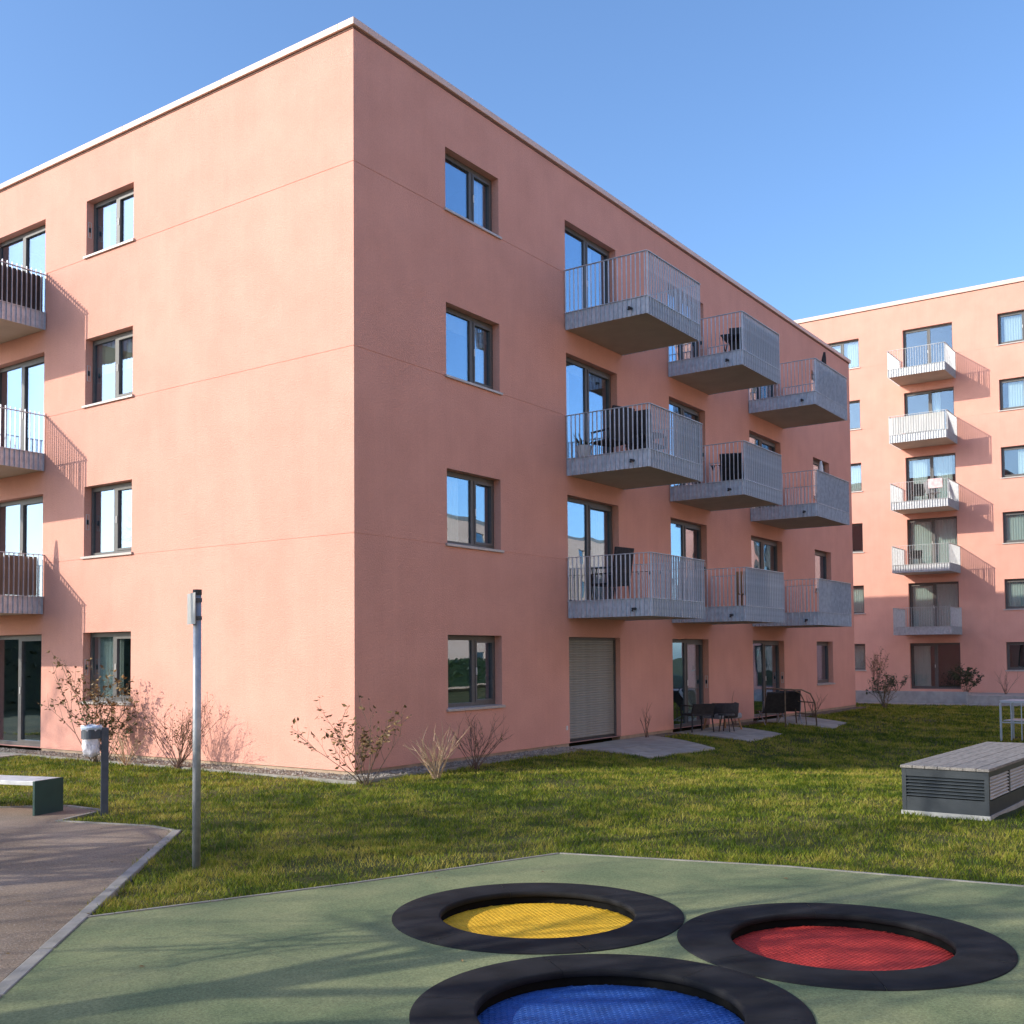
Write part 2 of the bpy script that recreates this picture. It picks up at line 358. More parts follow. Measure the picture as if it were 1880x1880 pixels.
# rubber play surface with round holes for the trampolines
def sheet_with_holes(poly, holes, z, n=64):
    bm = bmesh.new(); es = []
    def ring(pts):
        vs = [bm.verts.new((x, y, z)) for x, y in pts]
        for i in range(len(vs)): es.append(bm.edges.new((vs[i], vs[(i+1) % len(vs)])))
    ring(poly)
    for (cx, cy), r in holes: ring([(cx + r*math.cos(2*math.pi*k/n), cy + r*math.sin(2*math.pi*k/n)) for k in range(n)])
    bmesh.ops.triangle_fill(bm, use_beauty=True, use_dissolve=False, edges=es)
    # drop anything filled inside a hole
    for f in list(bm.faces):
        c = f.calc_center_median()
        if any((c.x-cx)**2 + (c.y-cy)**2 < (r*.98)**2 for (cx, cy), r in holes): bm.faces.remove(f)
    for f in bm.faces:
        if f.normal.z < 0: f.normal_flip()
    me = bpy.data.meshes.new('play_surface'); bm.to_mesh(me); bm.free(); return me
me = sheet_with_holes(COURT, [(c, 1.0) for c, _ in TR], 0.008); me.materials.append(M['court'])
link('play_surface', me, kind='structure')
b = MB(); b.prism(PATH, -0.32, 0.004); b.build('path', 'path', kind='structure')
b = MB()
edge = COURT[:6]
for i in range(len(edge)-1):
    a, c = Vector(edge[i]), Vector(edge[i+1]); d = (c-a).normalized(); nn = Vector((-d.y, d.x))
    b.prism([a + nn*.002, c + nn*.002, c + nn*.032, a + nn*.032], -0.3, 0.016)
b.build('court_edging', 'concrete_light', kind='structure')
# flush kerb of separate stones between path and court
kr = bpy.data.objects.new('kerb', None); COL.objects.link(kr); kr['kind'] = 'structure'; kr.location = (KERB0.x, KERB0.y, 0)
d = (KERB1-KERB0).normalized(); nn = Vector((-d.y, d.x)); L = (KERB1-KERB0).length; t = L
while t > 0.5:
    l1 = t; l0 = max(0, t-1.0); j = rnd.uniform(-.006, .006); zt = .018 + rnd.uniform(-.004, .004)
    a = KERB0 + d*(l0+.008) + nn*j; c = KERB0 + d*(l1-.006) + nn*j
    MB().prism([a - nn*.05, c - nn*.05, c + nn*.05, a + nn*.05], -.2, zt).build('kerb_stone', 'concrete_light', kr, bevel=.008)
    t -= 1.0
# thin edging of the path along the lawn notch
b = MB(); pe = PATH[1:8]
for i in range(len(pe)-1):
    a, c = Vector(pe[i]), Vector(pe[i+1]); d = (c-a).normalized(); nn = Vector((d.y, -d.x))
    b.prism([a + nn*.0, c + nn*.0, c + nn*.045, a + nn*.045], -.2, .014 + .001*i)
b.build('path_edging', 'concrete_light', kind='structure')

# ------------------------------------------------------------------ facades
def facade(P, A0, A1, Z0, Z1, openings, grooves, name, parent, mat='wall', reveal=.24):
    """grid wall: depth 0 on the face, .02 in the joints, open where windows sit"""
    ca = {A0, A1}; cz = {Z0, Z1}
    for o in openings: ca |= {o[0], o[1]}; cz |= {o[2], o[3]}
    for gz0, ga0, ga1 in grooves: ca |= {max(A0, ga0), min(A1, ga1)}; cz |= {gz0-.007, gz0+.007}
    ca = sorted(ca); cz = sorted(cz)
    na, nz_ = len(ca)-1, len(cz)-1
    D = [[0.0]*nz_ for _ in range(na)]
    for i in range(na):
        for j in range(nz_):
            a = (ca[i]+ca[i+1])/2; z = (cz[j]+cz[j+1])/2
            for gz0, ga0, ga1 in grooves:
                if abs(z-gz0) < .007 and ga0 < a < ga1: D[i][j] = .007
            for o in openings:
                if o[0] < a < o[1] and o[2] < z < o[3]: D[i][j] = None
    b = MB()
    for i in range(na):
        for j in range(nz_):
            dd = D[i][j]
            if dd is not None: b.quad(P(ca[i], dd, cz[j]), P(ca[i+1], dd, cz[j]), P(ca[i+1], dd, cz[j+1]), P(ca[i], dd, cz[j+1]))
            d0 = reveal if dd is None else dd
            if i+1 < na:
                d1 = D[i+1][j]; d1 = reveal if d1 is None else d1
                if abs(d0-d1) > 1e-6 : b.quad(P(ca[i+1], d0, cz[j]), P(ca[i+1], d1, cz[j]), P(ca[i+1], d1, cz[j+1]), P(ca[i+1], d0, cz[j+1]))
            if j+1 < nz_:
                d1 = D[i][j+1]; d1 = reveal if d1 is None else d1
                if abs(d0-d1) > 1e-6 : b.quad(P(ca[i], d0, cz[j+1]), P(ca[i], d1, cz[j+1]), P(ca[i+1], d1, cz[j+1]), P(ca[i+1], d0, cz[j+1]))
            if dd is None and j == 0:
                b.quad(P(ca[i], 0, cz[0]), P(ca[i+1], 0, cz[0]), P(ca[i+1], reveal, cz[0]), P(ca[i], reveal, cz[0]))
    bm = bmesh.new(); me = b.mesh(name, mat); bm.from_mesh(me); bmesh.ops.remove_doubles(bm, verts=bm.verts, dist=1e-5)
    bmesh.ops.recalc_face_normals(bm, faces=bm.faces); bm.to_mesh(me); bm.free()
    return link(name, me, parent)

def wavy(P, a0, a1, d, z0, z1, amp=.03, wl=.11):
    b = MB(); n_ = max(6, int((a1-a0)/wl*4)); i = len(b.v)
    for k in range(n_+1):
        a = a0 + (a1-a0)*k/n_; dd = d + amp*math.sin(2*math.pi*(a-a0)/wl)
        b.v += [P(a, dd, z0), P(a, dd, z1)]
    for k in range(n_): b.f.append((2*k, 2*k+2, 2*k+3, 2*k+1))
    return b

def window(P, a0, a1, z0, z1, parent, split=.55, door=False, sill=True, curtain=None, blind=0, vent=0, name=None, flip=False, single=False, deep=1.6):
    """frame, panes, sill, dim room behind; one part with its own pieces"""
    e = .002
    a0 += e; a1 -= e; zb = z0 + e; zt = z1 - e
    b = MB(); F0, F1 = .165, .235
    fr = .06
    b.pbox(P, a0, a0+fr, F0, F1, zb, zt); b.pbox(P, a1-fr, a1, F0, F1, zb, zt)
    b.pbox(P, a0+fr, a1-fr, F0, F1, zb, zb+fr+.02); b.pbox(P, a0+fr, a1-fr, F0, F1, zt-fr-.03, zt)
    am = a0 + (a1-a0)*split
    if not single: b.pbox(P, am-.05, am+.05, F0, F1, zb+fr+.02, zt-fr-.03)
    w = b.build(name or ('balcony_door' if door else 'window'), 'frame', parent)
    # opening sash stands proud
    s0, s1 = ((am+.05, a1-fr) if not flip else (a0+fr, am-.05)) if not single else (a0+fr, a1-fr)
    q = .045; zl, zh = zb+fr+.02, zt-fr-.03
    b = MB(); b.pbox(P, s0, s0+q, .15, .22, zl, zh); b.pbox(P, s1-q, s1, .15, .22, zl, zh); b.pbox(P, s0+q, s1-q, .15, .22, zl, zl+q); b.pbox(P, s0+q, s1-q, .15, .22, zh-q, zh)
    b.build('sash', 'frame', w)
    MB().pbox(P, (s0 if flip is False else s1-.03)+.008, (s0 if flip is False else s1-.03)+.03, .135, .149, (zl+zh)/2-.07, (zl+zh)/2+.07).build('handle', 'vent', w)
    for (p0, p1) in ([(a0+fr, am-.05), (am+.05, a1-fr)] if not single else [(a0+fr, a1-fr)]):
        MB().pbox(P, p0, p1, .195, .205, zl, zh).build('pane', 'glass', w)
    # room
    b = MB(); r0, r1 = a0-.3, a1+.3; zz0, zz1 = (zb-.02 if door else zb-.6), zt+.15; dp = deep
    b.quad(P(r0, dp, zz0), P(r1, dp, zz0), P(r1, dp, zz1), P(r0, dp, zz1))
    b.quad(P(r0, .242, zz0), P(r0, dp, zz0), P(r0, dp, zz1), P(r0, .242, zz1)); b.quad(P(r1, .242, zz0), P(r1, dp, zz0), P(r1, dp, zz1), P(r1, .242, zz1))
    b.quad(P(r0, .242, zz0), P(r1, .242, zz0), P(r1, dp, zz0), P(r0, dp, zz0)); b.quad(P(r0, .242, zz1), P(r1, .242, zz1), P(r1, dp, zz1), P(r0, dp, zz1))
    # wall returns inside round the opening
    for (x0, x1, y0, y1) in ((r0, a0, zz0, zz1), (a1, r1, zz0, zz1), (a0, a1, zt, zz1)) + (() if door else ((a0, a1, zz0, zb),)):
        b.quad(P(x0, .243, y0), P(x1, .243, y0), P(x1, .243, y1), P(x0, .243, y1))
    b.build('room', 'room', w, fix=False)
    if curtain:
        for (c0, c1) in curtain:
            wavy(P, a0+(a1-a0)*c0, a0+(a1-a0)*c1, .34, zb+.03, zt-.02).build('curtain', 'curtain', w, smooth=True, fix=False)
    if blind:
        MB().pbox(P, a0+.03, a1-.03, .27, .275, zt-(zt-zb)*blind, zt-.02).build('blind', 'blind', w)
    if sill:
        MB().hexa([P(a0-.05, -.045, z0-.045), P(a1+.05, -.045, z0-.045), P(a1+.05, -.001, z0-.045), P(a0-.05, -.001, z0-.045),
                   P(a0-.05, -.045, z0-.004), P(a1+.05, -.045, z0-.004), P(a1+.05, -.001, z0+.008), P(a0-.05, -.001, z0+.008)]).build('sill', 'sill', w)
        MB().hexa([P(a0, .001, z0+.003), P(a1, .001, z0+.003), P(a1, .15, z0+.003), P(a0, .15, z0+.003),
                   P(a0, .001, z0+.010), P(a1, .001, z0+.010), P(a1, .15, z0+.018), P(a0, .15, z0+.018)]).build('sill', 'sill', w)
    if vent:
        va = a1-.012 if vent > 0 else a0
        bb = MB(); zc = (zb+zt)/2
        bb.pbox(P, va, va+.010, .04, .048, zc-.16, zc+.16); bb.pbox(P, va, va+.010, .102, .11, zc-.16, zc+.16)
        bb.pbox(P, va, va+.010, .048, .102, zc-.16, zc-.152); bb.pbox(P, va, va+.010, .048, .102, zc+.152, zc+.16)
        bb.build('vent', 'vent', w)
        MB().pbox(P, va+.002, va+.006, .05, .10, zc-.05, zc+.05).build('vent_slot', 'black', w)
    return w

BARMESH = {}
def bar(P, key, a, d, z0, z1, wa, wd):
    return (a-wa/2, a+wa/2, d-wd/2, d+wd/2, z0, z1)
def balcony(P, key, a0, a1, zb, parent, indiv=('near', 'front'), depth=1.97, rail=1.28, fascia=.36, mat='galv', label=None, spout='a0'):
    """slab with steel fascia, upright flat bars running rail to soffit, handrail"""
    b = MB(); b.pbox(P, a0+.02, a1-.02, -depth+.02, -.002, zb+.012, zb+fascia-.06)
    slab = b.build('balcony', 'soffit', parent)
    if label: slab['label'] = label
    b = MB(); zf0, zf1 = zb, zb+fascia
    b.pbox(P, a0, a0+.012, -depth, -.002, zf0, zf1); b.pbox(P, a1-.012, a1, -depth, -.002, zf0, zf1); b.pbox(P, a0+.012, a1-.012, -depth, -depth+.012, zf0, zf1)
    b.build('fascia', mat, slab)
    zt = zb+rail
    b = MB()
    for z0, z1, w in ((zt-.012, zt, .05), (zf1-.004, zf1+.008, .03)):
        o = w/2+.012
        b.pbox(P, a0-o-w/2+.012, a0-o+w/2+.012, -depth-o, -.002, z0, z1); b.pbox(P, a1+o-w/2-.012, a1+o+w/2-.012, -depth-o, -.002, z0, z1)
        b.pbox(P, a0-o+w/2+.012, a1+o-w/2-.012, -depth-o-w/2+.012, -depth-o+w/2+.012, z0, z1)
    b.build('handrail', mat, slab)
    ns = int(round(depth/.112)); nf = int(round((a1-a0)/.112)); T, Dp = .009, .038
    rest = MB()
    for side, n_ in (('near', ns), ('far', ns), ('front', nf)):
        for k in range(n_+1):
            if side == 'front': ac, dc, wa, wd = a0+(a1-a0)*k/n_, -depth-.021, T, Dp
            else: ac, dc, wa, wd = (a0-.021 if side == 'near' else a1+.021), -.03-(depth-.06)*k/n_, Dp, T
            if side in indiv:
                kk = (key, side)
                if kk not in BARMESH:
                    BARMESH[kk] = MB().hexa([P(x, y, z) for x, y, z in ((-wa/2, -wd/2, 0), (wa/2, -wd/2, 0), (wa/2, wd/2, 0), (-wa/2, wd/2, 0), (-wa/2, -wd/2, rail-.013), (wa/2, -wd/2, rail-.013), (wa/2, wd/2, rail-.013), (-wa/2, wd/2, rail-.013))]).mesh('baluster', mat)
                o = link('baluster', BARMESH[kk], slab)
                p = Vector(P(ac, dc, zb)) - Vector(P(0, 0, 0)); o.location = p
            else:
                rest.pbox(P, ac-wa/2, ac+wa/2, dc-wd/2, dc+wd/2, zb, zt-.013)
    if rest.v: rest.build('baluster', mat, slab, kind='stuff')
    if spout:
        sa = a0 if spout == 'a0' else a1; sg = -1 if spout == 'a0' else 1
        p0 = Vector(P(sa+sg*.0, -depth+.35, zb+fascia*.42)); p1 = Vector(P(sa+sg*.12, -depth+.35, zb+fascia*.40)); p2 = Vector(P(sa+sg*.135, -depth+.35, zb+fascia*.28))
        MB().tube([p0, p1, p2], .03, 8).build('spout', 'black', slab, smooth=True)
    return slab

PR = lambda a, d, z: (a, d, z)
PL = lambda a, d, z: (d, a, z)
FX = 40.0
PF = lambda a, d, z: (FX+d, a, z)

# ---- main block
MX, MY, MZ = 25.81, 18.0, 12.40
main = empty('apartment_building', 'pink rendered four storey apartment block with steel balconies, nearest to the camera', 'building', (0, 0, 0))
GRV = [3.972, 7.065, 10.16]
Rh = [2.335, 5.374, 8.442, 11.344]; Lh = [2.48, 5.45, 8.49, 11.365]
WR = [.994] + [g + .022 for g in GRV]; WL = [1.09] + [g + .05 for g in GRV]
DZ = [0.09, 3.06, 6.10, 9.25]     # balcony floors / thresholds
opR = []
C1, C2, C3, W4 = (6.548, 8.754), (11.394, 13.505), (16.506, 18.945), (21.85, 23.45)
for r in range(4):
    opR.append((2.429, 4.104, WR[r], Rh[r]))
    for c in (C1, C2, C3): opR.append((c[0], c[1], DZ[r], Rh[r]))
    opR.append((W4[0], W4[1], [.93, 3.99, 7.09, 10.18][r], Rh[r]))
facade(PR, 0, MX, 0.10, MZ, opR, [(g, -1, 6.40) for g in GRV], 'wall', main)
opL = []
LW = (5.917, 7.497); LD = (8.982, 11.1)
for r in range(4):
    opL.append((LW[0], LW[1], WL[r], Lh[r])); opL.append((LD[0], LD[1], DZ[r], Lh[r]))
facade(PL, 0, MY, 0.10, MZ, opL, [(g, -1, 8.98) for g in GRV], 'wall', main)
b = MB(); b.quad((MX, 0, -.4), (MX, MY, -.4), (MX, MY, MZ), (MX, 0, MZ)); b.quad((0, MY, -.4), (MX, MY, -.4), (MX, MY, MZ), (0, MY, MZ)); b.build('wall', 'wall', main, fix=False)
MB().box(.3, MX-.02, .3, MY-.02, MZ-.3, MZ-.15).build('roof', 'roof', main)
# plinth, set back
b = MB()
segs = [0.03] + sum([[c[0], c[1]] for c in (C1, C2, C3)], []) + [MX]
for i in range(0, len(segs), 2): MB().box(segs[i], segs[i+1], .025, .24, -.4, .098).build('plinth', 'plinth', main)
MB().box(.025, .24, .241, LD[0], -.4, .098).build('plinth', 'plinth', main); MB().box(.025, .24, LD[1], MY, -.4, .098).build('plinth', 'plinth', main)
# dark strip painting the shadow line under the pale coping, then the coping
b = MB(); b.box(-.012, MX+.012, -.012, .2, MZ-.0, MZ+.035); b.box(-.012, .2, .2, MY+.012, MZ, MZ+.035); b.build('coping_shadow', 'shadow_line', main)
CT = MZ + .155
MB().box(-.06, .30, -.06, .30, MZ+.036, CT).build('coping', 'coping', main, bevel=.008)
n_ = 9
for k in range(n_):
    x0 = .303 + (MX+.06-.303)*k/n_; x1 = .303 + (MX+.06-.303)*(k+1)/n_ - .004
    MB().box(x0, x1, -.06+rnd.uniform(-.002, .002), .30, MZ+.036, CT+rnd.uniform(-.003, .003)).build('coping', 'coping', main, bevel=.008)
n_ = 6
for k in range(n_):
    y0 = .303 + (MY+.06-.303)*k/n_; y1 = .303 + (MY+.06-.303)*(k+1)/n_ - .004
    MB().box(-.06+rnd.uniform(-.002, .002), .30, y0, y1, MZ+.036, CT+rnd.uniform(-.003, .003)).build('coping', 'coping', main, bevel=.008)
MB().box(MX-.3, MX+.06, .303, MY+.06, MZ+.036, CT).build('coping', 'coping', main, bevel=.008)

for r in range(4):
    cur = {0: None, 1: [(0.02, .45)], 2: [(0.75, .98)], 3: [(.72, .98)]}[r]
    window(PR, 2.429, 4.104, WR[r], Rh[r], main, curtain=cur, split=.585, blind=(.28 if r == 2 else 0))
    for ci, c in enumerate((C1, C2, C3)):
        if ci == 0 and r == 0:
            w = MB(); w.pbox(PR, c[0]+.002, c[0]+.05, .12, .20, DZ[0], Rh[0]); w.pbox(PR, c[1]-.05, c[1]-.002, .12, .20, DZ[0], Rh[0]); w.pbox(PR, c[0]+.05, c[1]-.05, .12, .20, Rh[0]-.06, Rh[0]-.002)
            sh = w.build('roller_shutter', 'frame', main)
            n_ = 40; hh = (Rh[0]-.06-DZ[0]-.06)/n_
            smesh = MB()
            for (dA, dB, zA, zB) in ((.158, .150, 0, .3), (.150, .150, .3, .7), (.150, .162, .7, .97)):
                smesh.quad((c[0]+.05, dA, zA*hh), (c[1]-.05, dA, zA*hh), (c[1]-.05, dB, zB*hh), (c[0]+.05, dB, zB*hh))
            smesh.quad((c[0]+.05, .172, -.2*hh), (c[1]-.05, .172, -.2*hh), (c[1]-.05, .172, 1.2*hh), (c[0]+.05, .172, 1.2*hh))
            sm = smesh.mesh('slat', 'shutter')
            for k in range(n_):
                o = link('slat', sm, sh); o.location = (0, rnd.uniform(-.001, .001), DZ[0]+.06+hh*k)
            MB().pbox(PR, c[0]+.05, c[1]-.05, .14, .175, DZ[0]+.002, DZ[0]+.058).build('bottom_bar', 'black', sh)
            continue
        window(PR, c[0], c[1], DZ[r], Rh[r], main, door=True, sill=False, split=.50, vent=(1 if ci else 0),
               curtain=[[(.03, .12), (.88, .97)], [(.70, .97)], [(.04, .30)], [(.55, .75)]][(r+ci) % 4], blind=(.12 if (r == 2 and ci == 0) else 0), deep=2.4)
    window(PR, W4[0], W4[1], [.93, 3.99, 7.09, 10.18][r], Rh[r], main, single=True, curtain=[(.1, .5)] if r in (0, 1) else None)
    window(PL, LW[0], LW[1], WL[r], Lh[r], main, split=.48, flip=True, vent=1, curtain=[[(.45, .98)], [(.03, .2)], None, [(.8, .97)]][r], blind=[0, 0, .52, 0][r])
    window(PL, LD[0], LD[1], DZ[r], Lh[r], main, door=True, sill=False, split=.52, flip=True, deep=2.4)
for ci, c in enumerate((C1, C2, C3)):
    for r, zb in ((1, 2.73), (2, 5.77), (3, 8.92)):
        bl = balcony(PR, 'R%d' % (ci), c[0]-.02, c[1]+.23, zb, main, indiv=(('near', 'front') if ci < 2 else ()), rail=1.29)
for r, zb in ((1, 2.90), (2, 5.93), (3, 8.95)):
    balcony(PL, 'L', 8.94, 11.35, zb, main, indiv=('near',), rail=1.18 if r != 1 else 1.25, spout=None)
MB().box(6.40, 6.46, -.012, -.001, .37, .46).build('socket', 'vent', main)

# ---- far block
FZ0, FZ1 = -0.5, 18.72
far = empty('apartment_building', 'pink rendered six storey block on the right, behind the lawn, partly in shadow', 'building', (FX, 0, FZ0))
FH = [2.38, 5.24, 8.30, 11.28, 14.40, 17.46]; FS = [1.10, 3.87, 6.88, 9.88, 12.97, 16.02]
DB = [.22, 2.95, 5.98, 8.95, 12.05, 15.1]
opF = []
for r in range(6):
    opF += [(3.95, 5.65, FS[r], FH[r]), (-.43, 1.84, DB[r], FH[r]), (-4.6, -2.40, FS[r], FH[r])]
    opF += [(-9.2, -7.0, DB[r], FH[r]), (-12.6, -10.9, FS[r], FH[r])]
facade(PF, -13.4, 20, FZ0, FZ1, opF, [(g, -14, 20) for g in (3.80, 6.83, 9.83, 12.9, 15.95)], 'wall', far)
b = MB()
for q in (((FX, 20), (FX+14, 20)), ((FX+14, 20), (FX+14, -13.4)), ((FX+14, -13.4), (FX, -13.4))):
    (x0, y0), (x1, y1) = q; b.quad((x0, y0, FZ0), (x1, y1, FZ0), (x1, y1, FZ1), (x0, y0, FZ1))
b.build('wall', 'wall', far, fix=False)
MB().box(FX+.3, FX+13.9, -13.3, 19.9, FZ1-.3, FZ1-.1).build('roof', 'roof', far)
b = MB(); b.box(FX-.06, FX+.3, -13.46, 20.06, FZ1+.03, FZ1+.22); b.box(FX+.3, FX+14.06, 19.7, 20.06, FZ1+.03, FZ1+.22); b.build('coping', 'coping', far)
MB().box(FX-.012, FX+.2, -13.4, 20, FZ1, FZ1+.03).build('coping_shadow', 'shadow_line', far)  # painted shadow line below the far coping
for r in range(6):
    window(PF, 3.95, 5.65, FS[r], FH[r], far, split=.5, curtain=[(.05, .9)] if r % 2 or r < 2 else [(.6, .95)])
    window(PF, -.43, 1.84, DB[r], FH[r], far, door=True, sill=False, split=.48, curtain=[[(.62, .95)], [(.05, .95)], [(.05, .95)], [(.1, .45), (.6, .9)], [(.3, .46)], None][r])
    window(PF, -4.6, -2.40, FS[r], FH[r], far, split=.5, curtain=[[(.05, .5)], [(.4, .98)], [(.3, .98)], [(.2, .7)], [(.4, .85)], [(.1, .9)]][r])
    for a, c_, dr in ((-9.2, -7.0, 1), (-12.6, -10.9, 0)):
        window(PF, a, c_, DB[r] if dr else FS[r], FH[r], far, door=bool(dr), sill=not dr, split=.5)
for r, zb in ((1, 2.75), (2, 5.62), (3, 8.55), (4, 11.68), (5, 14.77)):
    balcony(PF, 'F', -.50, 2.0, zb, far, indiv=(), mat='galv_far', rail=1.25, spout=None)
    if r in (4,):
        pass

# ---- unseen block added behind the camera: its pale sunlit face throws light back and shows in the panes
opp = empty('apartment_building', 'pale rendered block across the court, added behind the camera for bounce light', 'building', (3, -33, -.5))
PO = lambda a, d, z: (a, -33 - d, z)
opO = [(x, x + w_, 3.05*r + (.2 if k % 2 else 1.1), 3.05*r + 2.4) for r in range(6) for k, (x, w_) in enumerate([(-26 + 5.2*q, 1.8) for q in range(12)])]
facade(PO, -34, 37, -.5, 18.7, opO, [], 'wall', opp, mat='pale_wall')
b = MB()
for (a0, a1, z0, z1) in opO: b.pbox(PO, a0+.002, a1-.002, .16, .2, z0+.002, z1-.002)
b.build('window', 'glass', opp, kind='stuff')
b = MB(); b.quad((-34, -33.5, -.5), (37, -33.5, -.5), (37, -33.5, 18.7), (-34, -33.5, 18.7)); b.build('inner_wall', 'room', opp, fix=False)
MB().box(-34, 37, -46, -33.02, 18.72, 18.9).build('roof', 'roof', opp)

# ---- lower white block further along, mirrored in the panes of the right facade
low = empty('row_house', 'low white block beyond the far block, right of the picture', 'building', (58, -36, -.5))
PW = lambda a, d, z: (a, -36 - d, z)
opW = [(41 + 5*q + (k*.4), 43 + 5*q, 3.0*r + .9, 3.0*r + 2.3) for r in range(4) for q, k in ((0, 0), (1, 1), (2, 0), (3, 1), (4, 0), (5, 1))]
facade(PW, 38.5, 74, -.5, 12.0, opW, [], 'wall', low, mat='pale_wall')
b = MB()
for (a0, a1, z0, z1) in opW: b.pbox(PW, a0+.002, a1-.002, .16, .2, z0+.002, z1-.002)
b.build('window', 'glass', low, kind='stuff')
b = MB(); b.quad((38.5, -36.5, -.5), (74, -36.5, -.5), (74, -36.5, 12), (38.5, -36.5, 12)); b.build('inner_wall', 'room', low, fix=False)
MB().box(38.5, 74, -46, -36.02, 12.02, 12.3).build('roof', 'roof', low)

# privacy screens tied inside railings: things of their own
def screen(P, a0, a1, d0, d1, z0, z1, mat, label, cat='privacy screen', name='privacy_screen'):
    if abs(d1-d0) < .05: b = MB().pbox(P, a0, a1, d0, d0+.006, z0, z1)
    else: b = MB().pbox(P, a0, a0+.006, d0, d1, z0, z1)
    o = b.build(name, mat); tag(o, label, cat); return o
SIDE_L = lambda a, d, z: (d, a, z)
# right-hand facade: column by column, front railings
for (c, ci) in ((C2, 1), (C3, 2)):
    for r, zb in ((1, 2.73), (2, 5.77), (3, 8.92)):
        a0, a1 = c[0]+.06, c[1]+.15
        nm = {1: 'lowest', 2: 'middle', 3: 'topmost'}[r]; cn = {1: 'second', 2: 'third'}[ci]
        if r == 1:
            am = a0 + (a1-a0)*(.55 if ci == 1 else .45)
            if ci == 1:
                screen(PR, a0, am, -1.935, -1.935, zb+.40, zb+1.24, 'screen', 'grey privacy mat on the left half of the second balcony of the lowest row')
                screen(PR, am+.03, a1, -1.935, -1.935, zb+.40, zb+1.24, 'white_screen', 'pale privacy mat on the right half of the second balcony of the lowest row')
            else:
                screen(PR, a0, am-.4, -1.935, -1.935, zb+.40, zb+1.24, 'white_screen', 'pale privacy mat at the left of the third balcony of the lowest row')
                screen(PR, am-.37, a1, -1.935, -1.935, zb+.40, zb+1.24, 'screen', 'grey privacy mat at the right of the third balcony of the lowest row')
        else:
            screen(PR, a0, a1, -1.935, -1.935, zb+.40, zb+1.24, 'screen', 'grey privacy mat along the front of the %s balcony in the %s column' % (nm, cn))
screen(PR, C1[0]+1.2, C1[1]+.15, -1.935, -1.935, 5.77+.40, 5.77+1.22, 'screen', 'grey privacy mat on the nearest middle balcony')
screen(PL, 8.985, 8.985, -1.90, -.05, 8.95+.38, 8.95+1.15, 'dark_cloth', 'dark fabric screen behind the railing of the top left balcony')
screen(PL, 8.985, 8.985, -1.90, -.12, 2.90+.02+.36, 2.90+1.20, 'brown_screen', 'brown reed mat behind the railing of the lowest left balcony')
screen(PF, -.44, 1.94, -1.93, -1.93, 11.68+.40, 11.68+1.2, 'white_screen', 'pale privacy mat along the front of the far block\'s second balcony from the top')

# ------------------------------------------------------------------ balcony furniture
def chair(x, y, z, rz, label, mat='black', h=.95, w=.52, group=None, cat='chair', name='balcony_chair'):
    e = empty(name, label, cat, (x, y, z), rz, group)
    MB().box(-w/2, w/2, -w/2, w/2, .40, .45).build('seat', mat, e, False, bevel=.01)
    b = MB(); b.hexa([(-w/2, w/2-.06, .45), (w/2, w/2-.06, .45), (w/2, w/2-.01, .45), (-w/2, w/2-.01, .45), (-w/2, w/2+.06, h), (w/2, w/2+.06, h), (w/2, w/2+.11, h), (-w/2, w/2+.11, h)])
    b.build('backrest', mat, e, False, bevel=.01)
    for sx in (-1, 1):
        for sy in (-1, 1): MB().tube([(sx*(w/2-.03), sy*(w/2-.03), .40), (sx*(w/2), sy*(w/2), 0)], .018, 6).build('leg', mat, e, False)
        b = MB(); b.box(sx*w/2-.025, sx*w/2+.025, -w/2+.02, w/2, .63, .66); b.box(sx*w/2-.015, sx*w/2+.015, -w/2+.03, -w/2+.06, .45, .63); b.build('armrest', mat, e, False)
    return e
def round_table(x, y, z, label, mat='black', h=.72, r=.35):
    e = empty('round_table', label, 'table', (x, y, z))
    MB().lathe([(0, h), (r, h), (r, h-.03), (0, h-.03)], 24).build('tabletop', mat, e, False)
    for k in range(3):
        a = k*2.094+.3; MB().tube([(.05*math.cos(a), .05*math.sin(a), h-.03), (.28*math.cos(a), .28*math.sin(a), 0)], .016, 6).build('leg', mat, e, False)
    return e
def parasol(x, y, z, label, mat, h=2.05, tilt=(0, 0)):
    e = empty('closed_parasol', label, 'parasol', (x, y, z)); e.rotation_euler = (tilt[0], tilt[1], 0)
    MB().tube([(0, 0, 0), (0, 0, h)], .02, 8).build('pole', 'black', e, False)
    MB().lathe([(.03, h+.02), (.06, h-.15), (.10, h-.6), (.15, h-1.05), (.11, h-1.12), (.03, h-1.1)], 10).build('canopy', mat, e, False)
    MB().box(-.2, .2, -.2, .2, 0, .06).build('base', 'black', e, False, bevel=.01)
    return e
f2z = 5.77+.30; f1z = 2.73+.30; f3z = 8.92+.30
chair(7.15, -.75, f2z, math.pi*.9, 'dark high backed chair on the nearest middle balcony by its door', 'dark_cloth', 1.12, .62)
chair(8.05, -1.1, f2z, math.pi*.5, 'dark high backed chair at the outer end of the nearest middle balcony', 'dark_cloth', 1.15, .66)
round_table(7.5, -1.5, f2z, 'small round table between the dark chairs on the nearest middle balcony', h=.55, r=.3)
e = empty('plant_pot', 'pale pot standing in the wall corner of the nearest middle balcony', 'pot', (6.75, -.3, f2z))
MB().lathe([(.0, 0), (.13, 0), (.17, .34), (.15, .34), (.14, .30), (0, .30)], 16).build('pot', 'pot', e, False, smooth=True)
b = MB()
for k in range(26):
    a = rnd.uniform(0, 6.28); t = rnd.uniform(.1, .28); c = Vector((math.cos(a)*.05, math.sin(a)*.05, .3)); q = c + Vector((math.cos(a)*t, math.sin(a)*t, rnd.uniform(.1, .3))); s_ = Vector((-math.sin(a), math.cos(a), 0))*.03
    b.quad(c, (c+q)/2+s_, q, (c+q)/2-s_)
